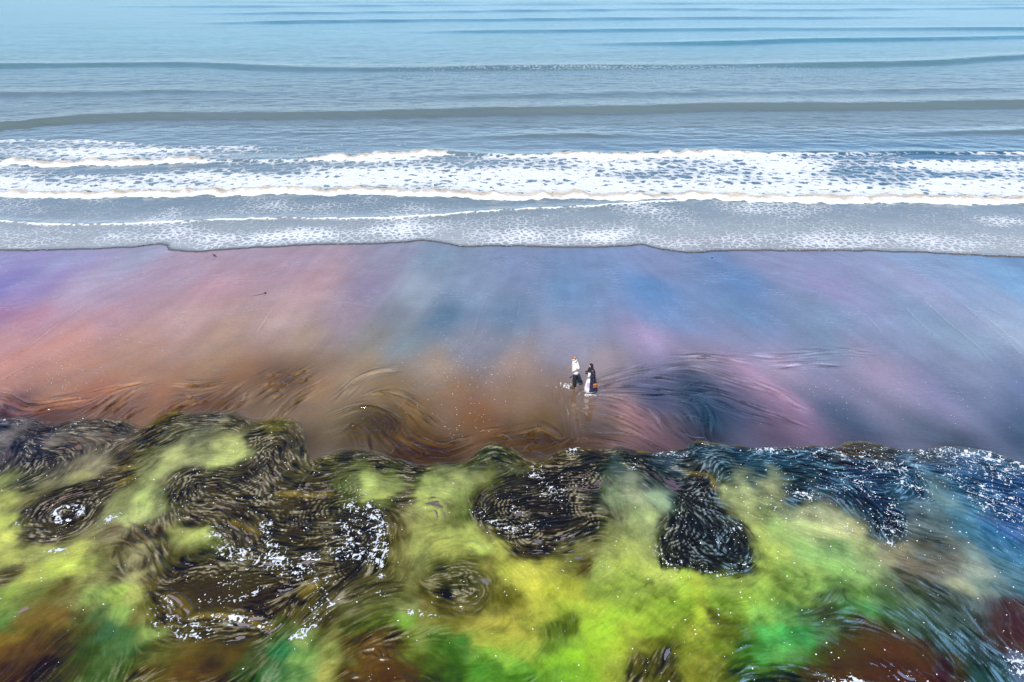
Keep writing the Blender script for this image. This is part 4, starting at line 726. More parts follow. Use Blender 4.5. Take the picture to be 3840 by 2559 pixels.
FOAM = [(T1, l, w, a) for l, w, a in [  # tile, line, reach (m), amount
    ([(310, 650), (340, 605), (420, 595), (455, 640), (420, 685), (330, 675), (310, 650)], 0.14, .6), ([(1180, 720), (1250, 800), (1350, 880), (1550, 900), (1700, 950)], 0.35, .5), ([(1480, 690), (1500, 800), (1550, 880)], 0.20, .6), ([(1500, 880), (1570, 920), (1650, 960)], 0.45, .62), ([(1360, 960), (1300, 1020), (1250, 1030)], 0.2, .5), ([(1700, 880), (1895, 830)], 0.25, .55), ([(1150, 1130), (1300, 1110), (1400, 1080), (1450, 1040)], 0.16, .5), ([(880, 1230), (1000, 1270), (1200, 1215), (1400, 1245), (1510, 1275)], 0.2, .55), ([(900, 1150), (1000, 1250), (1150, 1260)], 0.4, .42), ([(980, 1310), (1100, 1320)], 0.2, .5), ([(1780, 1020), (1860, 1080), (1800, 1150), (1700, 1270), (1650, 1310)], 0.28, .55), ([(1700, 1330), (1680, 1335)], 0.2, .6), ([(280, 835), (370, 845)], 0.15, .5), ([(80, 690), (95, 700)], 0.12, .6), ([(150, 130), (300, 160), (420, 130)], 0.5, .34), ([(0, 110), (80, 105)], 0.3, .35), ([(560, 690), (640, 650)], 0.2, .45), ([(980, 660), (1050, 670)], 0.2, .45), ([(1180, 770), (1220, 780)], 0.2, .5)]]
FOAM += [(T2, l, w, a) for l, w, a in [
    ([(60, 610), (130, 600), (180, 660), (220, 760), (200, 860)], 0.45, .52), ([(20, 700), (60, 800), (50, 880)], 0.4, .55), ([(230, 900), (225, 1000)], 0.15, .45), ([(1080, 400), (1160, 430), (1180, 550)], 0.45, .42), ([(1590, 370), (1620, 375)], 0.2, .5), ([(770, 620), (850, 680), (980, 720), (1080, 700)], 0.3, .42), ([(950, 600), (1000, 630)], 0.2, .45), ([(1270, 285), (1310, 290)], 0.25, .55), ([(1790, 310), (1895, 310)], 0.4, .5), ([(1750, 830), (1790, 890), (1850, 930)], 0.2, .5), ([(200, 1090), (250, 1060)], 0.15, .4), ([(380, 1180), (500, 1200), (540, 1210)], 0.12, .5)]]
FOAM += [(T3, l, w, a) for l, w, a in [
    ([(350, 290), (600, 280), (700, 270)], 0.3, .42), ([(700, 300), (850, 290), (900, 330)], 0.3, .45), ([(1350, 300), (1500, 290), (1700, 320), (1895, 400)], 0.5, .58), ([(1450, 330), (1650, 360), (1895, 450)], 0.9, .47), ([(1000, 330), (1200, 400), (1300, 400)], 0.8, .43), ([(850, 450), (1000, 480), (1100, 550), (1150, 650)], 0.6, .42), ([(1200, 460), (1320, 500), (1340, 540)], 0.25, .5), ([(1500, 450), (1700, 520), (1895, 600)], 0.7, .44), ([(1650, 560), (1800, 650), (1895, 690)], 0.5, .46), ([(1080, 700), (1200, 760), (1210, 700)], 0.35, .45), ([(1130, 800), (1240, 810)], 0.2, .45), ([(620, 520), (680, 530)], 0.3, .42), ([(240, 690), (300, 720), (360, 800), (370, 900), (280, 970)], 0.25, .45), ([(0, 920), (120, 940), (230, 980)], 0.2, .42), ([(760, 660), (850, 710), (930, 740)], 0.3, .36), ([(1860, 1430), (1895, 1470), (1880, 1490)], 0.35, .6), ([(890, 1555), (930, 1560)], 0.25, .65)]]
SILT_SPOTS = [(T1, [(640, 400), (700, 378), (760, 372)]), (T1, [(660, 465), (740, 432)]), (T1, [(1450, 125), (1550, 100), (1640, 120)]), (T1, [(800, 150), (980, 75)]), (T1, [(920, 1090), (1000, 1140), (1040, 1210)]), (T1, [(1080, 1205), (1300, 1205), (1500, 1270)]), (T1, [(1550, 525), (1700, 535), (1830, 528)]), (T1, [(1680, 1070), (1760, 1030)]), (T1, [(1300, 680), (1440, 745)]), (T2, [(1060, 330), (1230, 275), (1340, 268), (1450, 270)]), (T2, [(1650, 290), (1780, 290), (1860, 268)]), (T3, [(60, 235), (250, 250), (550, 264), (700, 258)]), (T3, [(850, 255), (1000, 235), (1200, 270), (1400, 262), (1650, 275), (1895, 355)]), (T3, [(20, 400), (150, 430), (180, 500)]), (T2, [(0, 270), (200, 285), (400, 345)])]

def near_wash():
    gx = np.arange(-29, 29.01, 0.033); gy = np.arange(10.4, 28.0, 0.033)
    cgx = np.arange(-30, 30.2, 0.12); cgy = np.arange(10, 28.6, 0.12)
    pix = []; cols = []
    for tl, cc in ((T1, COL1), (T2, COL2), (T3, COL3)):
        for x, y, r, g, b in cc: pix.append(tl([(x, y)])[0]); cols.append((r, g, b))
    pix = np.array(pix); cols = np.array(cols)
    C = colour_field(cgx, cgy, pix, cols, 2.2, 0.10)
    ang = orient_field(np.arange(-30, 30.3, 0.3), np.arange(10, 28.7, 0.3), [W(t(g)) for t, g in GUIDES])
    agx, agy = np.arange(-30, 30.3, 0.3), np.arange(10, 28.7, 0.3)
    ax_, ay_ = np.meshgrid(agx, agy); ang = ang + 1.5 * (fbm(ax_ * 1.1, ay_ * 1.1, 181, 3) - 0.5)
    X, Y = np.meshgrid(gx, gy)
    white = rng.random(X.shape).astype(np.float32)
    fine = smear(white, gx, gy, ang, agx, agy, 6, 0.042)
    mid = smear(blur(white[::-1, ::-1], 1), gx, gy, ang, agx, agy, 7, 0.055)
    hgx = gx[::3]; hgy = gy[::3]
    big = smear(blur(rng.random((len(hgy), len(hgx))).astype(np.float32), 2), hgx, hgy, ang, agx, agy, 10, 0.16)
    norm = lambda a: np.clip((a - a.mean()) / a.std(), -3, 3)
    fine, mid = norm(fine), norm(mid); big = bilerp(norm(big), hgx, hgy, X, Y)
    # colour, pulled about by the flow
    wx = 0.9 * (fbm(X * 0.9, Y * 0.9, 81, 5) - 0.5) + 0.05 * big; wy = 0.9 * (fbm(X * 0.9, Y * 0.9, 82, 5) - 0.5) + 0.05 * big
    tint = bilerp(C, cgx, cgy, X + wx, Y + wy)
    dark = np.zeros(X.shape, np.float32)
    hg = gx[::2], gy[::2]
    Xw, Yw = X + 0.55 * (fbm(X * 1.6, Y * 1.6, 83, 5) - 0.5) + 0.06 * mid, Y + 0.55 * (fbm(X * 1.6, Y * 1.6, 84, 5) - 0.5) + 0.06 * mid
    for tl, pts, soft, col, k in DARK:
        m = poly_mask(hg[0], hg[1], W(tl(pts)), soft)
        m = bilerp(m, hg[0], hg[1], Xw, Yw) * np.clip(0.45 + 1.1 * fbm(X * 0.8, Y * 0.8, 199, 4), 0, 1)
        tint = tint * (1 - (m * k)[..., None]) + lin(col) * (m * k)[..., None]
        dark = np.maximum(dark, m)
    d = front_y(X) - Y
    lum = tint @ np.array([0.3, 0.5, 0.2])
    rough_zone = np.clip(1.15 - 4.2 * lum, 0.26, 1.0)              # clear dark water is rippled, thick green water smooth
    for tl, cx_, cy_, rx_, ry_ in ((T1, 180, 1330, 330, 330), (T1, 1150, 1450, 330, 130), (T2, 260, 1480, 220, 130), (T3, 1100, 1440, 430, 170), (T3, 1830, 1270, 150, 150), (T1, 1200, 1080, 260, 110), (T1, 560, 1380, 160, 200), (T2, 700, 1450, 300, 160)):
        c0 = W(tl([(cx_, cy_), (cx_ + rx_, cy_), (cx_, cy_ + ry_)]))
        e2 = ((X - c0[0, 0]) / (c0[1, 0] - c0[0, 0])) ** 2 + ((Y - c0[0, 1]) / (c0[2, 1] - c0[0, 1])) ** 2
        rough_zone = rough_zone * (1 - 0.72 * np.exp(-e2 ** 1.5))
    cw = 0.5 * fbm(X * 1.7, Y * 1.7, 180, 3)
    cloud = 0.6 * (fbm(X * 0.9 + cw * 2, Y * 0.9 - cw * 2, 85, 5) - 0.5) + 0.5 * (fbm(X * 2.6 - cw * 3, Y * 2.6 + cw * 3, 185, 5) - 0.5)
    tint = tint * (1 + (0.02 * mid + 0.07 * big + 0.025 * fine + 1.5 * cloud)[..., None] * (0.35 + 0.65 * (1 - dark))[..., None])
    # ripples that run parallel to the rims of the clear patches and to the front
    phi = np.clip(d, 0, 3.0)
    for tl, pts, soft, col, k in DARK[:8]:
        ln = spline(np.vstack([W(tl(pts)), W(tl(pts[:1]))]), 0.5)
        def f(sl, dd, side, al): phi[sl] = np.minimum(phi[sl], dd)
        line_field(gx, gy, ln, 1.6, f)
    phi = phi + 0.55 * (fbm(X * 0.9, Y * 0.9, 195, 4) - 0.5) + 0.25 * (fbm(X * 2.8, Y * 2.8, 196, 3) - 0.5) + 0.012 * mid
    rings = np.sin(2 * np.pi * phi / 0.17) * (0.1 + 1.2 * smooth(0.35, 0.65, fbm(X * 1.2, Y * 1.2, 198, 2)))
    # ripple glints and dark troughs painted into the colour of the clear patches
    dk = np.maximum(dark, np.exp(-(np.clip(d, 0, 9) / 1.3) ** 2))
    rings = rings * dk
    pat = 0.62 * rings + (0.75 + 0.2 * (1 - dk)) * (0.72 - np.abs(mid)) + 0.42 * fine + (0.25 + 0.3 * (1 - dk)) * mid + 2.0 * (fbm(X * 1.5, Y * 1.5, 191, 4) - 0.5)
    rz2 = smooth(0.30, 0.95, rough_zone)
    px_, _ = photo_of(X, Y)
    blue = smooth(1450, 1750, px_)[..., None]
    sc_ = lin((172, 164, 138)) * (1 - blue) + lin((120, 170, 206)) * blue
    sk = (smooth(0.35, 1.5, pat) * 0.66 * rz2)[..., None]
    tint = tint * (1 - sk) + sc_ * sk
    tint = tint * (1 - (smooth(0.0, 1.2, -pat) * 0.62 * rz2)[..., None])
    ridged = 1.0 - np.abs(mid) * 1.1
    ridf = 1.0 - np.abs(fine) * 1.1
    Z = 0.028 + 0.02 * (fbm(X * 0.6, Y * 0.6, 86, 3) - 0.5)
    Z += np.maximum(rough_zone, 0.45) * (0.014 * ridged + 0.011 * ridf + 0.009 * big + 0.010 * rings)
    silt = np.zeros(X.shape); foam = np.zeros(X.shape)
    for tl, pts, h, w in FOLDS:
        line = spline(W(tl(pts)), 0.07)
        line = line + np.stack([0.09 * (vnoise(line[:, 0] * 4, line[:, 1] * 4, 87) - 0.5), 0.09 * (vnoise(line[:, 0] * 4, line[:, 1] * 4, 88) - 0.5)], 1)
        def f(sl, dd, side, al, h=h, w=w):
            taper = np.clip(np.minimum(al, 1 - al) * 6, 0, 1) ** 0.6
            var = 0.6 + 0.8 * vnoise(al * 14, al * 0 + h * 331, 89)
            Z[sl] += taper * var * h * (np.exp(-(dd / w) ** 2) - 0.4 * np.exp(-((dd - 2.3 * w) / (1.3 * w)) ** 2))
        line_field(gx, gy, line, w * 4.5, f)
    for tl, pts in SILT_SPOTS:
        def f(sl, dd, side, al): silt[sl] = np.maximum(silt[sl], np.exp(-(dd / 0.13) ** 2))
        line_field(gx, gy, spline(W(tl(pts)), 0.15), 0.4, f)
    for tl, pts, reach, am in FOAM:
        def f(sl, dd, side, al, reach=reach, am=am): foam[sl] = np.maximum(foam[sl], 0.9 * am * np.exp(-(dd / (1.5 * reach)) ** 2))
        line_field(gx, gy, spline(W(tl(pts)), 0.2), reach * 3.0, f)
    foam = foam * (0.5 + 0.9 * fbm(X * 1.2, Y * 1.2, 90, 3))
    wv = 0.25 * (fbm(X * 2.0, Y * 2.0, 192, 2) - 0.5)
    n1 = 1 - np.abs(fbm((X + wv) * 2.6, (Y - wv) * 2.6, 190, 3) - 0.5) / 0.10
    n2 = 1 - np.abs(fbm((X - wv) * 5.5, (Y + wv) * 5.5, 193, 2) - 0.5) / 0.12
    fp = np.maximum(n1, n2 - 0.05) + 0.10 * fine
    fcov = foam.copy()
    foam = smooth(0.0, 0.35, fp - (1.15 - 1.30 * foam)) * (foam > 0.08)
    so = (silt * (0.5 + 0.5 * smooth(0.3, 0.7, fbm(X * 5, Y * 5, 91, 2))))[..., None] * 0.8
    tint = tint * (1 - so) + lin((126, 108, 42)) * so
    # the leading lip, with a scalloped crest
    scal = 0.75 + 0.5 * vnoise(X * 6.0, Y * 2.0, 92)
    lip = np.exp(-((d - 0.10) / 0.085) ** 2) + 0.6 * np.exp(-((d - 0.33 - 0.1 * vnoise(X * .7, X * 0, 93)) / 0.06) ** 2) * smooth(0.35, 0.6, vnoise(X * 0.4, X * 0, 94)) + 0.4 * np.exp(-((d - 0.55 - 0.12 * vnoise(X * .6, X * 0, 95)) / 0.06) ** 2) * smooth(0.4, 0.6, vnoise(X * 0.33 + 9, X * 0, 96))
    lipk = 0.55 + 0.9 * vnoise(X * 0.3 + 4, X * 0, 97)
    Z = Z * smooth(-0.02, 0.3, d) + 0.034 * lip * scal * lipk * (0.6 + 0.4 * smooth(1200, 1500, px_)) + 0.008
    lc = (np.exp(-((d - 0.06) / 0.08) ** 2) * 0.65)[..., None]
    tint = tint * (1 - lc) + lin((96, 78, 38)) * lc
    Z = np.where(d < 0.04, -0.03 + (Z + 0.03) * smooth(-0.06, 0.04, d), Z)
    lum = tint @ np.array([0.3, 0.5, 0.2])
    tint = np.clip((tint - np.array([0.016, 0.013, 0.022]) * (1 - smooth(0.06, 0.22, lum))[..., None]) * (1 + 0.30 * smooth(0.10, 0.3, lum))[..., None] * np.array([1.0, 0.98, 0.86]) / (KL * 0.95), 0.004, 0.8)
    # the very edge is thin enough to show the sand
    jx = np.clip(np.searchsorted(beach_gx, X), 0, len(beach_gx) - 1); jy = np.clip(np.searchsorted(beach_gy, Y + 0.1), 0, len(beach_gy) - 1)
    thin_ = ((1 - smooth(0.05, 0.55, d + 0.35 * (fbm(X * 2.5, Y * 2.5, 200, 3) - 0.5))) * (0.75 - 0.5 * smooth(1250, 1500, px_)))[..., None]
    tint = tint * (1 - thin_) + beach_tint[jy, jx] * thin_
    keep = (d > -0.07) & (np.abs(X) < 0.80 * (Y * CP + H * SP) + 2.0)
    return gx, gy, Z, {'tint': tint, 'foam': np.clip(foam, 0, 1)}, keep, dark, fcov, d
M_wash = wash_material('silty_wash', 0.07, 0.5)
wgx, wgy, Z_wash, at_, kp_, wash_dark, wash_foam, wash_d = near_wash()
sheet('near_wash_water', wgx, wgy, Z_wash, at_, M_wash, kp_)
# ------------------------------------------------------------------ things: walkers, bag, birds, stones; flecks of foam
def link(name, me, mat, parent=None):
    me.name = name
    if mat: me.materials.append(mat)
    o = bpy.data.objects.new(name, me); scene.collection.objects.link(o)
    if parent is not None: o.parent = parent
    return o
def from_bm(bm, smooth_=True):
    bmesh.ops.recalc_face_normals(bm, faces=bm.faces)
    me = bpy.data.meshes.new('m'); bm.to_mesh(me); bm.free()
    me.polygons.foreach_set('use_smooth', np.full(len(me.polygons), smooth_)); return me
def empty(name, loc, rotz, label, cat, group=None):
    o = bpy.data.objects.new(name, None); scene.collection.objects.link(o)
    o.location = loc; o.rotation_euler = (0, 0, rotz); o['label'] = label; o['category'] = cat
    o.empty_display_size = 0.2
    if group: o['group'] = group
    return o
def loft(bm, rings, n=18, a0=0.0, a1=360.0, cap=True, crumple=0.0, seed=0):
    """skin over rings (x, y, z, rx, ry); an arc a0..a1 leaves the front open"""
    closed = abs(a1 - a0) >= 359.9
    r_ = random.Random(seed); lays = []
    for (x, y, z, rx, ry) in rings:
        row = []
        for i in range(n if closed else n + 1):
            a = math.radians(a0 + (a1 - a0) * i / n)
            k = 1 + crumple * (r_.random() - 0.5) * 2
            row.append(bm.verts.new((x + rx * k * math.cos(a), y + ry * k * math.sin(a), z)))
        lays.append(row)
    for p, q in zip(lays[:-1], lays[1:]):
        m = len(p)
        for i in range(m if closed else m - 1):
            bm.faces.new((p[i], p[(i + 1) % m], q[(i + 1) % m], q[i]))
    if cap and closed:
        bm.faces.new(lays[0][::-1]); bm.faces.new(lays[-1])
def tube(bm, pts, radii, n=10):
    """tapered tube through 3-D points"""
    lays = []
    for i, p in enumerate(pts):
        p = Vector(p); a = Vector(pts[max(0, i - 1)]); b = Vector(pts[min(len(pts) - 1, i + 1)])
        t = (b - a).normalized(); u = t.orthogonal().normalized(); v = t.cross(u)
        if i and (u.dot(pu) < 0): pass
        if i: u = (pu - t * pu.dot(t)).normalized(); v = t.cross(u)
        pu = u
        lays.append([bm.verts.new(p + (u * math.cos(2 * math.pi * k / n) + v * math.sin(2 * math.pi * k / n)) * radii[i]) for k in range(n)])
    for p, q in zip(lays[:-1], lays[1:]):
        for k in range(n): bm.faces.new((p[k], p[(k + 1) % n], q[(k + 1) % n], q[k]))
    bm.faces.new(lays[0][::-1]); bm.faces.new(lays[-1])
def skin_body(name, chains, mat, parent, root):
    """one continuous body: joints joined by edges, grown with the Skin modifier"""
    vid = {}; co = []; rad = []; ed = []
    def vert(p):
        key = tuple(round(c, 4) for c in p[:3])
        if key not in vid:
            vid[key] = len(co); co.append(key); rad.append(p[3] if isinstance(p[3], tuple) else (p[3], p[3]))
        return vid[key]
    for ch in chains:
        ids = [vert(p) for p in ch]
        ed += list(zip(ids[:-1], ids[1:]))
    me = bpy.data.meshes.new('skeleton'); me.from_pydata(co, ed, [])
    o = bpy.data.objects.new('skeleton', me); scene.collection.objects.link(o)
    o.modifiers.new('Skin', 'SKIN')
    if not me.skin_vertices:
        bpy.context.view_layer.objects.active = o
    lay = me.skin_vertices[0] if me.skin_vertices else None
    for i, r in enumerate(rad):
        lay.data[i].radius = r; lay.data[i].use_root = (i == vid[tuple(round(c, 4) for c in root)])
    sb = o.modifiers.new('Sub', 'SUBSURF'); sb.levels = 2; sb.render_levels = 2
    dg = bpy.context.evaluated_depsgraph_get()
    out = bpy.data.meshes.new_from_object(o.evaluated_get(dg))
    bpy.data.objects.remove(o)
    out.polygons.foreach_set('use_smooth', np.ones(len(out.polygons), bool))
    return link(name, out, mat, parent)
def hand(w, h, side, s=1.0):
    """five finger chains from a wrist w to a palm h; fingers curl inward"""
    w, h = Vector(w), Vector(h); f = (h - w).normalized(); up = Vector((0, 0, 1)); across = f.cross(up).normalized(); dn = across.cross(f).normalized()
    ch = [[(*w, 0.026 * s), (*h, (0.030 * s, 0.018 * s))]]
    for i, L in enumerate((0.068, 0.078, 0.072, 0.056)):
        off = across * (0.026 - 0.0175 * i) * s
        b = h + off + f * 0.028 * s; m = b + f * L * 0.5 * s - dn * 0.012 * s * -1; e = m + f * L * 0.32 * s - up * 0.030 * s
        ch.append([(*h, (0.030 * s, 0.018 * s)), (*b, 0.0095 * s), (*m, 0.0085 * s), (*e, 0.0075 * s)])
    th = w + (h - w) * 0.45 + across * 0.030 * s * 1.0
    ch.append([(*h, (0.030 * s, 0.018 * s)), (*th, 0.0105 * s), (*(th + f * 0.04 * s + across * 0.022 * s), 0.0095 * s), (*(th + f * 0.068 * s + across * 0.012 * s), 0.008 * s)])
    return ch
def foot_chain(an, toe):
    an, toe = Vector(an), Vector(toe); heel = an + (an - toe) * Vector((0.22, 0.22, 0)) ; heel.z = max(0.035, toe.z)
    mid = an.lerp(toe, 0.55); mid.z = (an.z * 0.35 + toe.z * 0.65)
    return [[(*an, 0.042), (*mid, (0.042, 0.034)), (*toe, (0.038, 0.022))], [(*an, 0.042), (*heel, 0.034)]]
M_skin = plain('brown_skin', (0.30, 0.15, 0.085), 0.5, 0.1)
M_scalp = plain('sunlit_scalp', (0.34, 0.14, 0.085), 0.45, 0.1)
M_white = plain('white_cotton', (0.80, 0.79, 0.77), 0.85, 0.04, 14)
M_black = plain('black_cloth', (0.010, 0.010, 0.012), 0.85, 0.3, 14)
M_beard = plain('grey_beard', (0.62, 0.60, 0.57), 0.9, 0.15, 60)
M_shoe = plain('dark_leather', (0.022, 0.014, 0.010), 0.5, 0.2)
M_pink = plain('pink_print_cloth', (0.50, 0.34, 0.48), 0.8, 0.3, 40)
M_bag = plain('tan_leather', (0.34, 0.12, 0.045), 0.5, 0.25, 25)
M_strap = plain('bag_strap', (0.12, 0.05, 0.025), 0.5, 0.2)
M_sandal = plain('pale_sandal', (0.62, 0.58, 0.55), 0.6, 0.1)
def robe_material():
    m, nt, b = nodes_of('dark_blue_printed_robe')
    v = mapped(nt, (1, 1, 1))
    vo = tex(nt, 'Voronoi', v, 16.0).outputs['Distance']
    r = nt.nodes.new('ShaderNodeValToRGB')
    r.color_ramp.elements[0].position = 0.14; r.color_ramp.elements[0].color = (0.10, 0.08, 0.24, 1)
    r.color_ramp.elements[1].position = 0.24; r.color_ramp.elements[1].color = (0.009, 0.006, 0.026, 1)
    nt.links.new(vo, r.inputs[0]); nt.links.new(r.outputs[0], b.inputs['Base Color']); b.inputs['Roughness'].default_value = 0.75
    return m
M_robe = robe_material()

def walker_ahead():
    fx, fy = ground(2149, 1456)
    rz = math.radians(192)
    base = Vector((float(fx), float(fy), 0.0)) - Matrix.Rotation(rz, 3, 'Z') @ Vector((0.10, 0.09, 0))
    t = empty('person', base, rz, 'person in white short-sleeved shirt and black trousers striding ahead on wet sand', 'person')
    sh, el, wr, hd = (0.02, 0.19, 1.41), (-0.07, 0.27, 1.15), (0.13, 0.23, 1.02), (0.20, 0.19, 0.99)
    sh2, el2, wr2, hd2 = (0.02, -0.19, 1.41), (0.03, -0.26, 1.14), (0.22, -0.19, 1.02), (0.28, -0.14, 1.0)
    hip, kn, an, toe = (0.0, 0.095, 0.88), (0.07, 0.10, 0.48), (0.04, 0.10, 0.085), (0.20, 0.11, 0.03)
    hip2, kn2, an2, toe2 = (0.0, -0.095, 0.88), (-0.09, -0.10, 0.49), (-0.40, -0.10, 0.15), (-0.29, -0.10, 0.035)
    ch = [[(0, 0, 0.94, (0.15, 0.11)), (0, 0, 1.12, (0.14, 0.11)), (0.01, 0, 1.30, (0.16, 0.115)), (0.02, 0, 1.42, (0.13, 0.09)), (0.045, 0, 1.49, 0.055), (0.07, 0, 1.56, (0.075, 0.085)), (0.09, 0, 1.62, (0.080, 0.095)), (0.075, 0, 1.68, (0.070, 0.080))],
          [(0.09, 0, 1.62, (0.080, 0.095)), (0.19, 0, 1.595, 0.016)],
          [(0.09, 0, 1.62, (0.080, 0.095)), (0.075, 0.088, 1.61, 0.018)], [(0.09, 0, 1.62, (0.080, 0.095)), (0.075, -0.088, 1.61, 0.018)],
          [(0.02, 0, 1.42, (0.13, 0.09)), (*sh, 0.060), (*el, 0.042), (*wr, 0.028)], [(0.02, 0, 1.42, (0.13, 0.09)), (*sh2, 0.060), (*el2, 0.042), (*wr2, 0.028)],
          [(0, 0, 0.94, (0.15, 0.11)), (*hip, 0.088), (*kn, 0.058), (*an, 0.042)], [(0, 0, 0.94, (0.15, 0.11)), (*hip2, 0.088), (*kn2, 0.058), (*an2, 0.042)]]
    ch += hand(wr, hd, 1) + hand(wr2, hd2, -1) + foot_chain(an, toe) + foot_chain(an2, toe2)
    ch = [[(p[0], p[1], p[2], p[3]) for p in c] for c in ch]
    skin_body('body', ch, M_skin, t, (0, 0, 0.94))
    bm = bmesh.new()
    loft(bm, [(0.0, 0, 0.80, 0.165, 0.215), (0.0, 0, 0.90, 0.165, 0.21), (0.01, 0, 1.02, 0.165, 0.205), (0.01, 0, 1.15, 0.16, 0.205), (0.02, 0, 1.30, 0.155, 0.22), (0.025, 0, 1.40, 0.135, 0.215), (0.03, 0, 1.46, 0.095, 0.13), (0.045, 0, 1.50, 0.075, 0.085)], 22, crumple=0.03, seed=4)
    tube(bm, [(0.02, 0.16, 1.42), (0.0, 0.215, 1.36), (-0.03, 0.25, 1.26), (-0.055, 0.27, 1.17)], [0.085, 0.085, 0.082, 0.085], 12)
    tube(bm, [(0.02, -0.16, 1.42), (0.02, -0.215, 1.36), (0.025, -0.24, 1.26), (0.03, -0.26, 1.17)], [0.085, 0.085, 0.082, 0.085], 12)
    link('shirt', from_bm(bm), M_white, t)
    bm = bmesh.new(); tube(bm, [(0.10, 0.06, 1.485), (0.12, 0, 1.475), (0.10, -0.06, 1.485), (0.0, -0.075, 1.52), (-0.03, 0, 1.53), (0.0, 0.075, 1.52), (0.10, 0.06, 1.485)], [0.016] * 7, 8)
    link('collar', from_bm(bm), M_white, t)
    bm = bmesh.new()
    loft(bm, [(0, 0, 0.80, 0.135, 0.185), (0, 0, 0.90, 0.14, 0.185), (0, 0, 0.99, 0.14, 0.175)], 20)
    tube(bm, [(0.0, 0.085, 0.88), (0.03, 0.095, 0.70), (0.07, 0.10, 0.48), (0.055, 0.10, 0.28), (0.04, 0.10, 0.11)], [0.105, 0.100, 0.085, 0.078, 0.075], 14)
    tube(bm, [(0.0, -0.085, 0.88), (-0.04, -0.095, 0.70), (-0.09, -0.10, 0.49), (-0.25, -0.10, 0.31), (-0.375, -0.10, 0.18)], [0.105, 0.100, 0.085, 0.078, 0.075], 14)
    link('trousers', from_bm(bm), M_black, t)
    for a, b, c in ((an, toe, 0.0), (an2, toe2, 0.0)):
        bm = bmesh.new(); an_, to_ = Vector(a), Vector(b)
        tube(bm, [(an_ + (an_ - to_) * 0.35) * Vector((1, 1, 0)) + Vector((0, 0, max(0.035, an_.z - 0.055))), an_ - Vector((0, 0, 0.045)), an_.lerp(to_, 0.6) - Vector((0, 0, 0.005)), to_ + (to_ - an_) * Vector((0.2, 0.2, 0))], [0.036, 0.05, 0.047, 0.03], 12)
        link('shoe', from_bm(bm), M_shoe, t)
    bm = bmesh.new()
    bmesh.ops.create_uvsphere(bm, u_segments=18, v_segments=12, radius=1.0)
    for v in bm.verts: v.co = Vector((0.075 + v.co.x * 0.102, v.co.y * 0.088, 1.655 + v.co.z * 0.078 - 0.25 * v.co.x * 0.09))
    bmesh.ops.delete(bm, geom=[v for v in bm.verts if v.co.z < 1.645 - 0.25 * (v.co.x - 0.075)], context='VERTS')
    link('cap', from_bm(bm), M_scalp, t)
    bm = bmesh.new()
    tube(bm, [(0.085, 0.082, 1.61), (0.125, 0.062, 1.565), (0.165, 0.0, 1.545), (0.125, -0.062, 1.565), (0.085, -0.082, 1.61)], [0.018, 0.034, 0.042, 0.034, 0.018], 10)
    link('beard', from_bm(bm), M_beard, t)
    for s in (1, -1):
        bm = bmesh.new(); bmesh.ops.create_uvsphere(bm, u_segments=8, v_segments=6, radius=0.012, matrix=Matrix.Translation((0.172, 0.034 * s, 1.625)))
        link('eye', from_bm(bm), M_shoe, t)
    return t
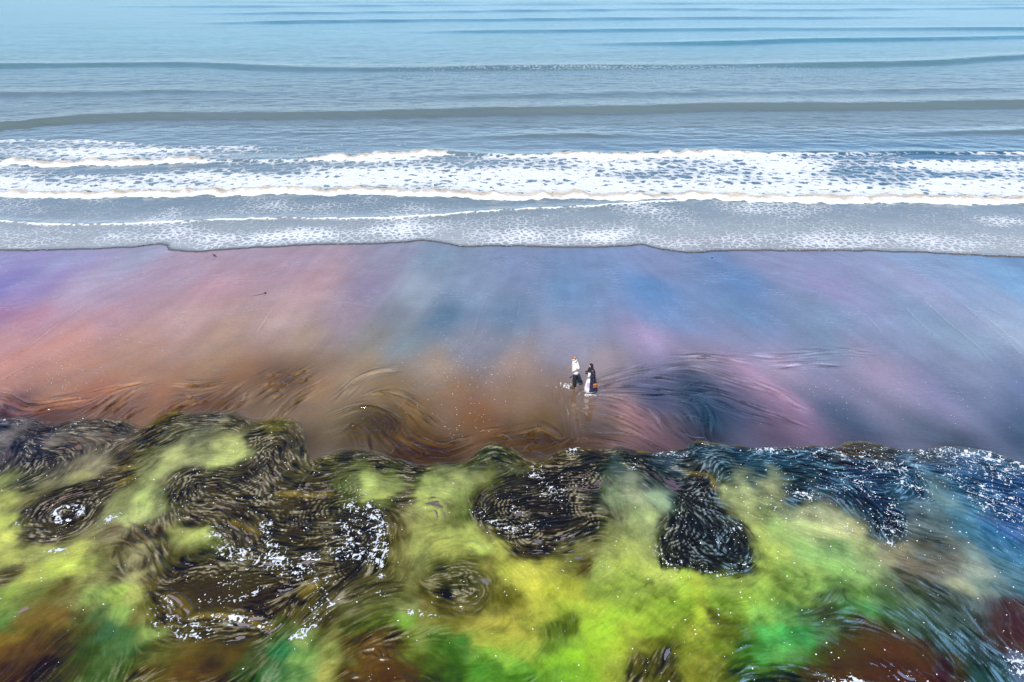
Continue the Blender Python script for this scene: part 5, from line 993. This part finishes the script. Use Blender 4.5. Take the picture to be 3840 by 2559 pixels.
def walker_behind():
    fx, fy = ground(2212, 1474)
    rz = math.radians(200)
    t = empty('person', (float(fx), float(fy), 0.0), rz, 'person in black headscarf and long dark blue robe over a white dress, walking behind', 'person')
    s = 0.93
    sh, el, wr, hd = (0.0, 0.16, 1.29), (-0.03, 0.22, 1.05), (0.17, 0.17, 1.0), (0.24, 0.13, 1.0)
    sh2, el2, wr2, hd2 = (0.0, -0.16, 1.29), (0.02, -0.21, 1.06), (0.22, -0.14, 1.10), (0.28, -0.10, 1.12)
    ch = [[(0, 0, 0.88, (0.15, 0.11)), (0, 0, 1.04, (0.12, 0.10)), (0.0, 0, 1.20, (0.13, 0.10)), (0.0, 0, 1.30, (0.11, 0.08)), (0.02, 0, 1.37, 0.046), (0.04, 0, 1.43, (0.065, 0.075)), (0.05, 0, 1.49, (0.070, 0.082)), (0.04, 0, 1.55, (0.06, 0.07))],
          [(0.05, 0, 1.49, (0.070, 0.082)), (0.142, 0, 1.468, 0.014)],
          [(0.0, 0, 1.30, (0.11, 0.08)), (*sh, 0.05), (*el, 0.036), (*wr, 0.025)], [(0.0, 0, 1.30, (0.11, 0.08)), (*sh2, 0.05), (*el2, 0.036), (*wr2, 0.025)],
          [(0, 0, 0.88, (0.15, 0.11)), (0, 0.09, 0.82, 0.085), (0.08, 0.09, 0.46, 0.056), (0.11, 0.09, 0.08, 0.038)], [(0, 0, 0.88, (0.15, 0.11)), (0, -0.09, 0.82, 0.085), (-0.06, -0.09, 0.46, 0.056), (-0.17, -0.08, 0.08, 0.038)]]
    ch += hand(wr, hd, 1, 0.9) + hand(wr2, hd2, -1, 0.9) + foot_chain((0.11, 0.09, 0.08), (0.25, 0.10, 0.03)) + foot_chain((-0.17, -0.08, 0.08), (-0.04, -0.08, 0.03))
    skin_body('body', ch, M_skin, t, (0, 0, 0.88))
    bm = bmesh.new()
    loft(bm, [(0.02, 0, 0.13, 0.30, 0.24), (0.015, 0, 0.35, 0.26, 0.215), (0.01, 0, 0.60, 0.215, 0.20), (0.0, 0, 0.85, 0.17, 0.185), (0.0, 0, 1.02, 0.145, 0.165), (0.0, 0, 1.18, 0.15, 0.175), (0.0, 0, 1.28, 0.12, 0.16), (0.01, 0, 1.35, 0.07, 0.08)], 24, crumple=0.045, seed=9)
    link('dress', from_bm(bm), M_white, t)
    bm = bmesh.new()
    loft(bm, [(0.012, 0, 0.42, 0.262, 0.222), (0.012, 0, 0.55, 0.238, 0.212), (0.01, 0, 0.68, 0.215, 0.204)], 8, 22, 60, cap=False)
    link('dress_print', from_bm(bm), M_pink, t)
    bm = bmesh.new()
    loft(bm, [(-0.04, 0, 0.22, 0.30, 0.30), (-0.03, 0, 0.45, 0.265, 0.265), (-0.02, 0, 0.70, 0.225, 0.24), (-0.015, 0, 0.95, 0.19, 0.215), (-0.01, 0, 1.15, 0.18, 0.215), (-0.005, 0, 1.27, 0.15, 0.20), (0.0, 0, 1.35, 0.085, 0.10)], 26, 48, 312, cap=False, crumple=0.035, seed=11)
    tube(bm, [(0.0, 0.14, 1.30), (-0.02, 0.20, 1.18), (-0.03, 0.22, 1.05), (0.06, 0.20, 1.02), (0.14, 0.18, 1.005)], [0.075, 0.075, 0.075, 0.075, 0.085], 12)
    tube(bm, [(0.0, -0.14, 1.30), (0.01, -0.19, 1.18), (0.02, -0.21, 1.06), (0.10, -0.18, 1.07), (0.18, -0.15, 1.09)], [0.075, 0.075, 0.075, 0.075, 0.085], 12)
    link('robe', from_bm(bm), M_robe, t)
    bm = bmesh.new()
    loft(bm, [(-0.045, 0, 0.98, 0.17, 0.19), (-0.03, 0, 1.12, 0.175, 0.21), (-0.01, 0, 1.25, 0.16, 0.205), (0.005, 0, 1.33, 0.125, 0.15), (0.02, 0, 1.40, 0.110, 0.115), (0.03, 0, 1.48, 0.115, 0.112), (0.025, 0, 1.55, 0.105, 0.10), (0.015, 0, 1.60, 0.07, 0.065), (0.005, 0, 1.62, 0.015, 0.015)], 24, 42, 318, cap=False, crumple=0.03, seed=13)
    loft(bm, [(0.02, 0, 1.22, 0.165, 0.16), (0.02, 0, 1.30, 0.135, 0.14), (0.025, 0, 1.38, 0.105, 0.105), (0.035, 0, 1.415, 0.095, 0.095)], 18, -60, 60, cap=False)
    link('headscarf', from_bm(bm), M_black, t)
    bm = bmesh.new()
    tube(bm, [(0.10, 0.085, 1.50), (0.125, 0.05, 1.555), (0.13, 0, 1.575), (0.125, -0.05, 1.555), (0.10, -0.085, 1.50)], [0.012] * 5, 8)
    link('headband', from_bm(bm), M_sandal, t)
    for y, p in ((0.095, (0.18, 0.095, 0)), (-0.08, (-0.105, -0.08, 0))):
        bm = bmesh.new()
        loft(bm, [(p[0], p[1], 0.004, 0.135, 0.052), (p[0], p[1], 0.022, 0.14, 0.055), (p[0], p[1], 0.028, 0.13, 0.05)], 16)
        tube(bm, [(p[0] + 0.03, p[1] - 0.05, 0.025), (p[0] + 0.04, p[1], 0.075), (p[0] + 0.03, p[1] + 0.05, 0.025)], [0.012, 0.014, 0.012], 6)
        link('sandal', from_bm(bm), M_sandal, t)
    for sgn in (1, -1):
        bm = bmesh.new(); bmesh.ops.create_uvsphere(bm, u_segments=8, v_segments=6, radius=0.011, matrix=Matrix.Translation((0.12, 0.03 * sgn, 1.495)))
        link('eye', from_bm(bm), M_shoe, t)
    # her bag hangs at the near hip
    b = empty('shoulder_bag', t.location + Matrix.Rotation(rz, 3, 'Z') @ Vector((-0.10, 0.30, 0.0)), rz, 'small tan shoulder bag hanging against the dark blue robe', 'bag')
    bm = bmesh.new(); loft(bm, [(0, 0, 0.46, 0.10, 0.035), (0, 0, 0.48, 0.115, 0.045), (0, 0, 0.60, 0.11, 0.045), (0, 0, 0.66, 0.10, 0.03)], 20)
    link('pouch', from_bm(bm), M_bag, b)
    bm = bmesh.new(); loft(bm, [(0, 0.006, 0.56, 0.11, 0.048), (0, 0.004, 0.63, 0.118, 0.05), (0, 0, 0.675, 0.105, 0.034)], 20)
    link('flap', from_bm(bm), M_bag, b)
    bm = bmesh.new(); tube(bm, [(0.08, -0.01, 0.66), (0.09, -0.04, 0.90), (0.09, -0.075, 1.10), (0.09, -0.11, 1.26), (0.09, -0.16, 1.335), (0.06, -0.14, 1.33), (0.02, -0.06, 1.2), (-0.04, -0.05, 1.0), (-0.08, -0.01, 0.66)], [0.010] * 9, 6)
    link('strap', from_bm(bm), M_strap, b)
walker_ahead(); walker_behind()

def lump(name, px, py, size, mat, label, cat, seed, squash=0.6, sharp=1.0):
    x, y = ground(px, py); r_ = random.Random(seed)
    bm = bmesh.new(); bmesh.ops.create_icosphere(bm, subdivisions=3, radius=1.0)
    for v in bm.verts:
        n = v.co.normalized()
        k = 1 + 0.25 * math.sin(3.1 * n.x + seed) * math.cos(2.7 * n.y + seed * 2) + 0.12 * math.sin(7 * n.z + 5 * n.x + seed)
        v.co = Vector((n.x * size[0] * k, n.y * size[1] * k, n.z * size[2] * k + size[2] * squash))
    o = link(name, from_bm(bm), mat); o.location = (float(x), float(y), -0.01)
    o['label'] = label; o['category'] = cat
    return o
M_stone = plain('dark_wet_stone', (0.018, 0.016, 0.014), 0.25, 0.5, 12)
lump('stone', 2022, 1600, (0.085, 0.07, 0.08), M_stone, 'small dark stone parting the shallow water above the silty front', 'stone', 3)
lump('pebble', 2670, 968, (0.06, 0.05, 0.05), M_stone, 'tiny dark pebble alone on blue wet sand near the upper wash', 'pebble', 5)
def shell():
    x, y = ground(993, 1102)
    t = empty('seashell', (float(x), float(y), 0.0), math.radians(28), 'dark pointed shell at the end of a thin drag line in pink sand', 'shell')
    bm = bmesh.new(); tube(bm, [(0.10, 0, 0.05), (0.06, 0, 0.055), (0.0, 0, 0.04), (-0.08, 0, 0.025), (-0.20, 0, 0.012)], [0.012, 0.055, 0.045, 0.022, 0.004], 12)
    link('whorl', from_bm(bm), M_stone, t)
    bm = bmesh.new(); tube(bm, [(-0.18, 0, 0.012), (-0.45, -0.01, 0.010), (-0.8, 0.02, 0.008)], [0.012, 0.010, 0.004], 6)
    link('weed_strand', from_bm(bm), M_stone, t)
shell()
M_bird = plain('dark_feathers', (0.030, 0.028, 0.032), 0.7, 0.3, 40)
M_beak = plain('black_beak', (0.012, 0.012, 0.012), 0.4, 0.1)
def wader():
    x, y = ground(804, 964)
    t = empty('wading_bird', (float(x), float(y), 0), math.radians(150), 'small dark wading bird standing on the sand below the upper wash', 'bird')
    bm = bmesh.new()
    tube(bm, [(-0.17, 0, 0.135), (-0.10, 0, 0.13), (-0.02, 0, 0.125), (0.05, 0, 0.14), (0.085, 0, 0.17), (0.10, 0, 0.20), (0.125, 0, 0.205)], [0.010, 0.035, 0.055, 0.045, 0.022, 0.026, 0.012], 12)
    link('body', from_bm(bm), M_bird, t)
    bm = bmesh.new(); tube(bm, [(0.12, 0, 0.205), (0.16, 0, 0.20), (0.20, 0, 0.19)], [0.007, 0.005, 0.002], 6)
    link('beak', from_bm(bm), M_beak, t)
    for s in (1, -1):
        bm = bmesh.new(); tube(bm, [(-0.01, 0.022 * s, 0.10), (-0.02, 0.022 * s, 0.05), (0.0, 0.022 * s, 0.004), (0.03, 0.022 * s, 0.004)], [0.007, 0.005, 0.005, 0.003], 6)
        link('leg', from_bm(bm), M_beak, t)
        bm = bmesh.new(); tube(bm, [(0.04, 0.045 * s, 0.145), (-0.03, 0.055 * s, 0.145), (-0.11, 0.03 * s, 0.14), (-0.19, 0.012 * s, 0.145)], [0.014, 0.026, 0.018, 0.004], 8)
        link('wing', from_bm(bm), M_bird, t)
wader()
def flyer():
    D = 180.0
    u = (648 - CX) / FPX; v = (CY - 25) / FPX
    dy, dz = CP + v * SP, -SP + v * CP
    t_ = D / dy
    t = empty('flying_bird', (u * t_, D, H + dz * t_), math.radians(140), 'small dark bird flying low over the far sea', 'bird')
    bm = bmesh.new(); tube(bm, [(-0.24, 0, 0), (-0.12, 0, 0), (0.02, 0, 0.01), (0.12, 0, 0.02), (0.18, 0, 0.03), (0.23, 0, 0.02)], [0.02, 0.05, 0.07, 0.05, 0.04, 0.008], 10)
    link('body', from_bm(bm), M_bird, t)
    for s in (1, -1):
        bm = bmesh.new()
        prof = [(0.02, 0.05, 0.02, 0.10), (0.03, 0.20, 0.16, 0.10), (0.0, 0.36, 0.20, 0.075), (-0.08, 0.52, 0.14, 0.02)]
        lays = []
        for x, y, z, c in prof:
            lays.append([bm.verts.new((x + c, y * s, z)), bm.verts.new((x, y * s, z + 0.015)), bm.verts.new((x - c, y * s, z - 0.005)), bm.verts.new((x, y * s, z - 0.01))])
        for p, q in zip(lays[:-1], lays[1:]):
            for k in range(4): bm.faces.new((p[k], p[(k + 1) % 4], q[(k + 1) % 4], q[k]))
        bm.faces.new(lays[0]); bm.faces.new(lays[-1])
        link('wing', from_bm(bm), M_bird, t)
flyer()

# flecks of foam: tiny rafts of bubbles, too many to count
def flecks(name, pts, z, size, mat):
    n = len(pts); k = 7
    a = rng.random((n, 1)) * 6.28 + np.arange(k)[None] * 2 * np.pi / k
    st = 0.6 + 0.9 * rng.random((n, 1)); ori = rng.random((n, 1)) * np.pi
    rr = size[:, None] * (0.65 + 0.7 * rng.random((n, k)))
    ex, ey = rr * np.cos(a) * st, rr * np.sin(a) / st
    x = pts[:, :1] + ex * np.cos(ori) - ey * np.sin(ori); y = pts[:, 1:2] + ex * np.sin(ori) + ey * np.cos(ori)
    V = np.zeros((n, 2 * k + 1, 3))
    V[:, :k, 0], V[:, :k, 1], V[:, :k, 2] = x, y, z[:, None] - 0.004
    V[:, k:2 * k, 0], V[:, k:2 * k, 1] = pts[:, :1] + (x - pts[:, :1]) * 0.8, pts[:, 1:2] + (y - pts[:, 1:2]) * 0.8
    V[:, k:2 * k, 2] = z[:, None] + 0.25 * size[:, None]
    V[:, 2 * k, 0], V[:, 2 * k, 1], V[:, 2 * k, 2] = pts[:, 0], pts[:, 1], z + 0.4 * size
    tri = []
    for i in range(k):
        j = (i + 1) % k
        tri += [(i, j, k + j), (i, k + j, k + i), (k + i, k + j, 2 * k)]
    F = (np.array(tri)[None] + (np.arange(n) * (2 * k + 1))[:, None, None]).reshape(-1, 3).astype(np.int32)
    me = bpy.data.meshes.new(name)
    me.vertices.add(n * (2 * k + 1)); me.vertices.foreach_set('co', V.astype(np.float32).ravel())
    me.loops.add(F.size); me.loops.foreach_set('vertex_index', F.ravel())
    me.polygons.add(len(F)); me.polygons.foreach_set('loop_start', np.arange(0, F.size, 3, dtype=np.int32))
    me.update(calc_edges=True)
    o = link(name, me, mat); o['kind'] = 'stuff'
    return o
M_foam = plain('foam_bubbles', (0.80, 0.82, 0.83), 0.8, 0.05, 60)
def scatter_wash():
    N = 105000
    x = rng.uniform(wgx[0], wgx[-1], N); y = rng.uniform(wgy[0], wgy[-1], N)
    dk = bilerp(wash_dark, wgx, wgy, x, y); fo = bilerp(wash_foam, wgx, wgy, x, y); d = bilerp(wash_d, wgx, wgy, x, y)
    px, py = photo_of(x, y)
    clump = smooth(0.45, 0.75, fbm(x * 1.3, y * 1.3, 101, 3)); clump2 = smooth(0.4, 0.8, fbm(x * 5, y * 5, 102, 2))
    dens = 0.006 + 0.10 * dk * (0.3 + clump) + 0.5 * np.clip(fo - 0.12, 0, 1) + 0.03 * clump
    dens += 0.05 * smooth(1000, 1300, px) * smooth(1180, 1300, py) * (1 - smooth(1480, 1600, py)) * clump
    dens += 0.13 * np.exp(-(((px - 1760) / 130) ** 2 + ((py - 1175) / 60) ** 2)) + 0.10 * smooth(1650, 1800, px) * (1 - smooth(1230, 1350, py)) * (0.4 + clump)
    dens *= smooth(0.15, 0.4, d) * (0.35 + 1.1 * clump2) * (np.abs(x) < 0.80 * (y * CP + H * SP) + 1.5)
    keep = rng.random(N) < dens
    x, y = x[keep], y[keep]
    z = bilerp(Z_wash, wgx, wgy, x, y) + 0.004
    size = 0.007 + 0.019 * rng.random(len(x)) ** 2.2
    flecks('foam_flecks', np.stack([x, y], 1), z, size, M_foam)
    return len(x)
scatter_wash()
def scatter_beach():
    pts = []
    for tl, x0, x1, y0, y1, n in ((S1, 250, 1050, 150, 480, 45), (S1, 20, 700, 430, 740, 60), (S2, 420, 1500, 330, 760, 130), (S2, 700, 1450, 180, 420, 35), (S2, 500, 1300, 720, 1000, 40), (S3, 500, 1500, 450, 900, 50), (S3, 1500, 2300, 400, 1000, 25)):
        u = np.clip(rng.normal(0.5, 0.24, (n, 2)), 0, 1)
        pts.append(W(tl(np.stack([x0 + (x1 - x0) * u[:, 0], y0 + (y1 - y0) * u[:, 1]], 1))))
    mx, my = ground(2125, 1448)                       # kicked up by the leading foot
    pts.append(np.stack([rng.normal(float(mx), 0.16, 46), rng.normal(float(my), 0.13, 46)], 1))
    wx_, wy_ = ground(2212, 1482)
    pts.append(np.stack([rng.normal(float(wx_), 0.22, 26), rng.normal(float(wy_), 0.10, 26)], 1))
    p = np.vstack(pts); p = p[p[:, 1] > front_y(p[:, 0]) + 0.1]
    n = len(p); size = 0.007 + 0.009 * rng.random(n) ** 1.5; size[-72:] *= 2.0
    flecks('foam_flecks', p, np.full(n, 0.012), size, M_foam)
scatter_beach()
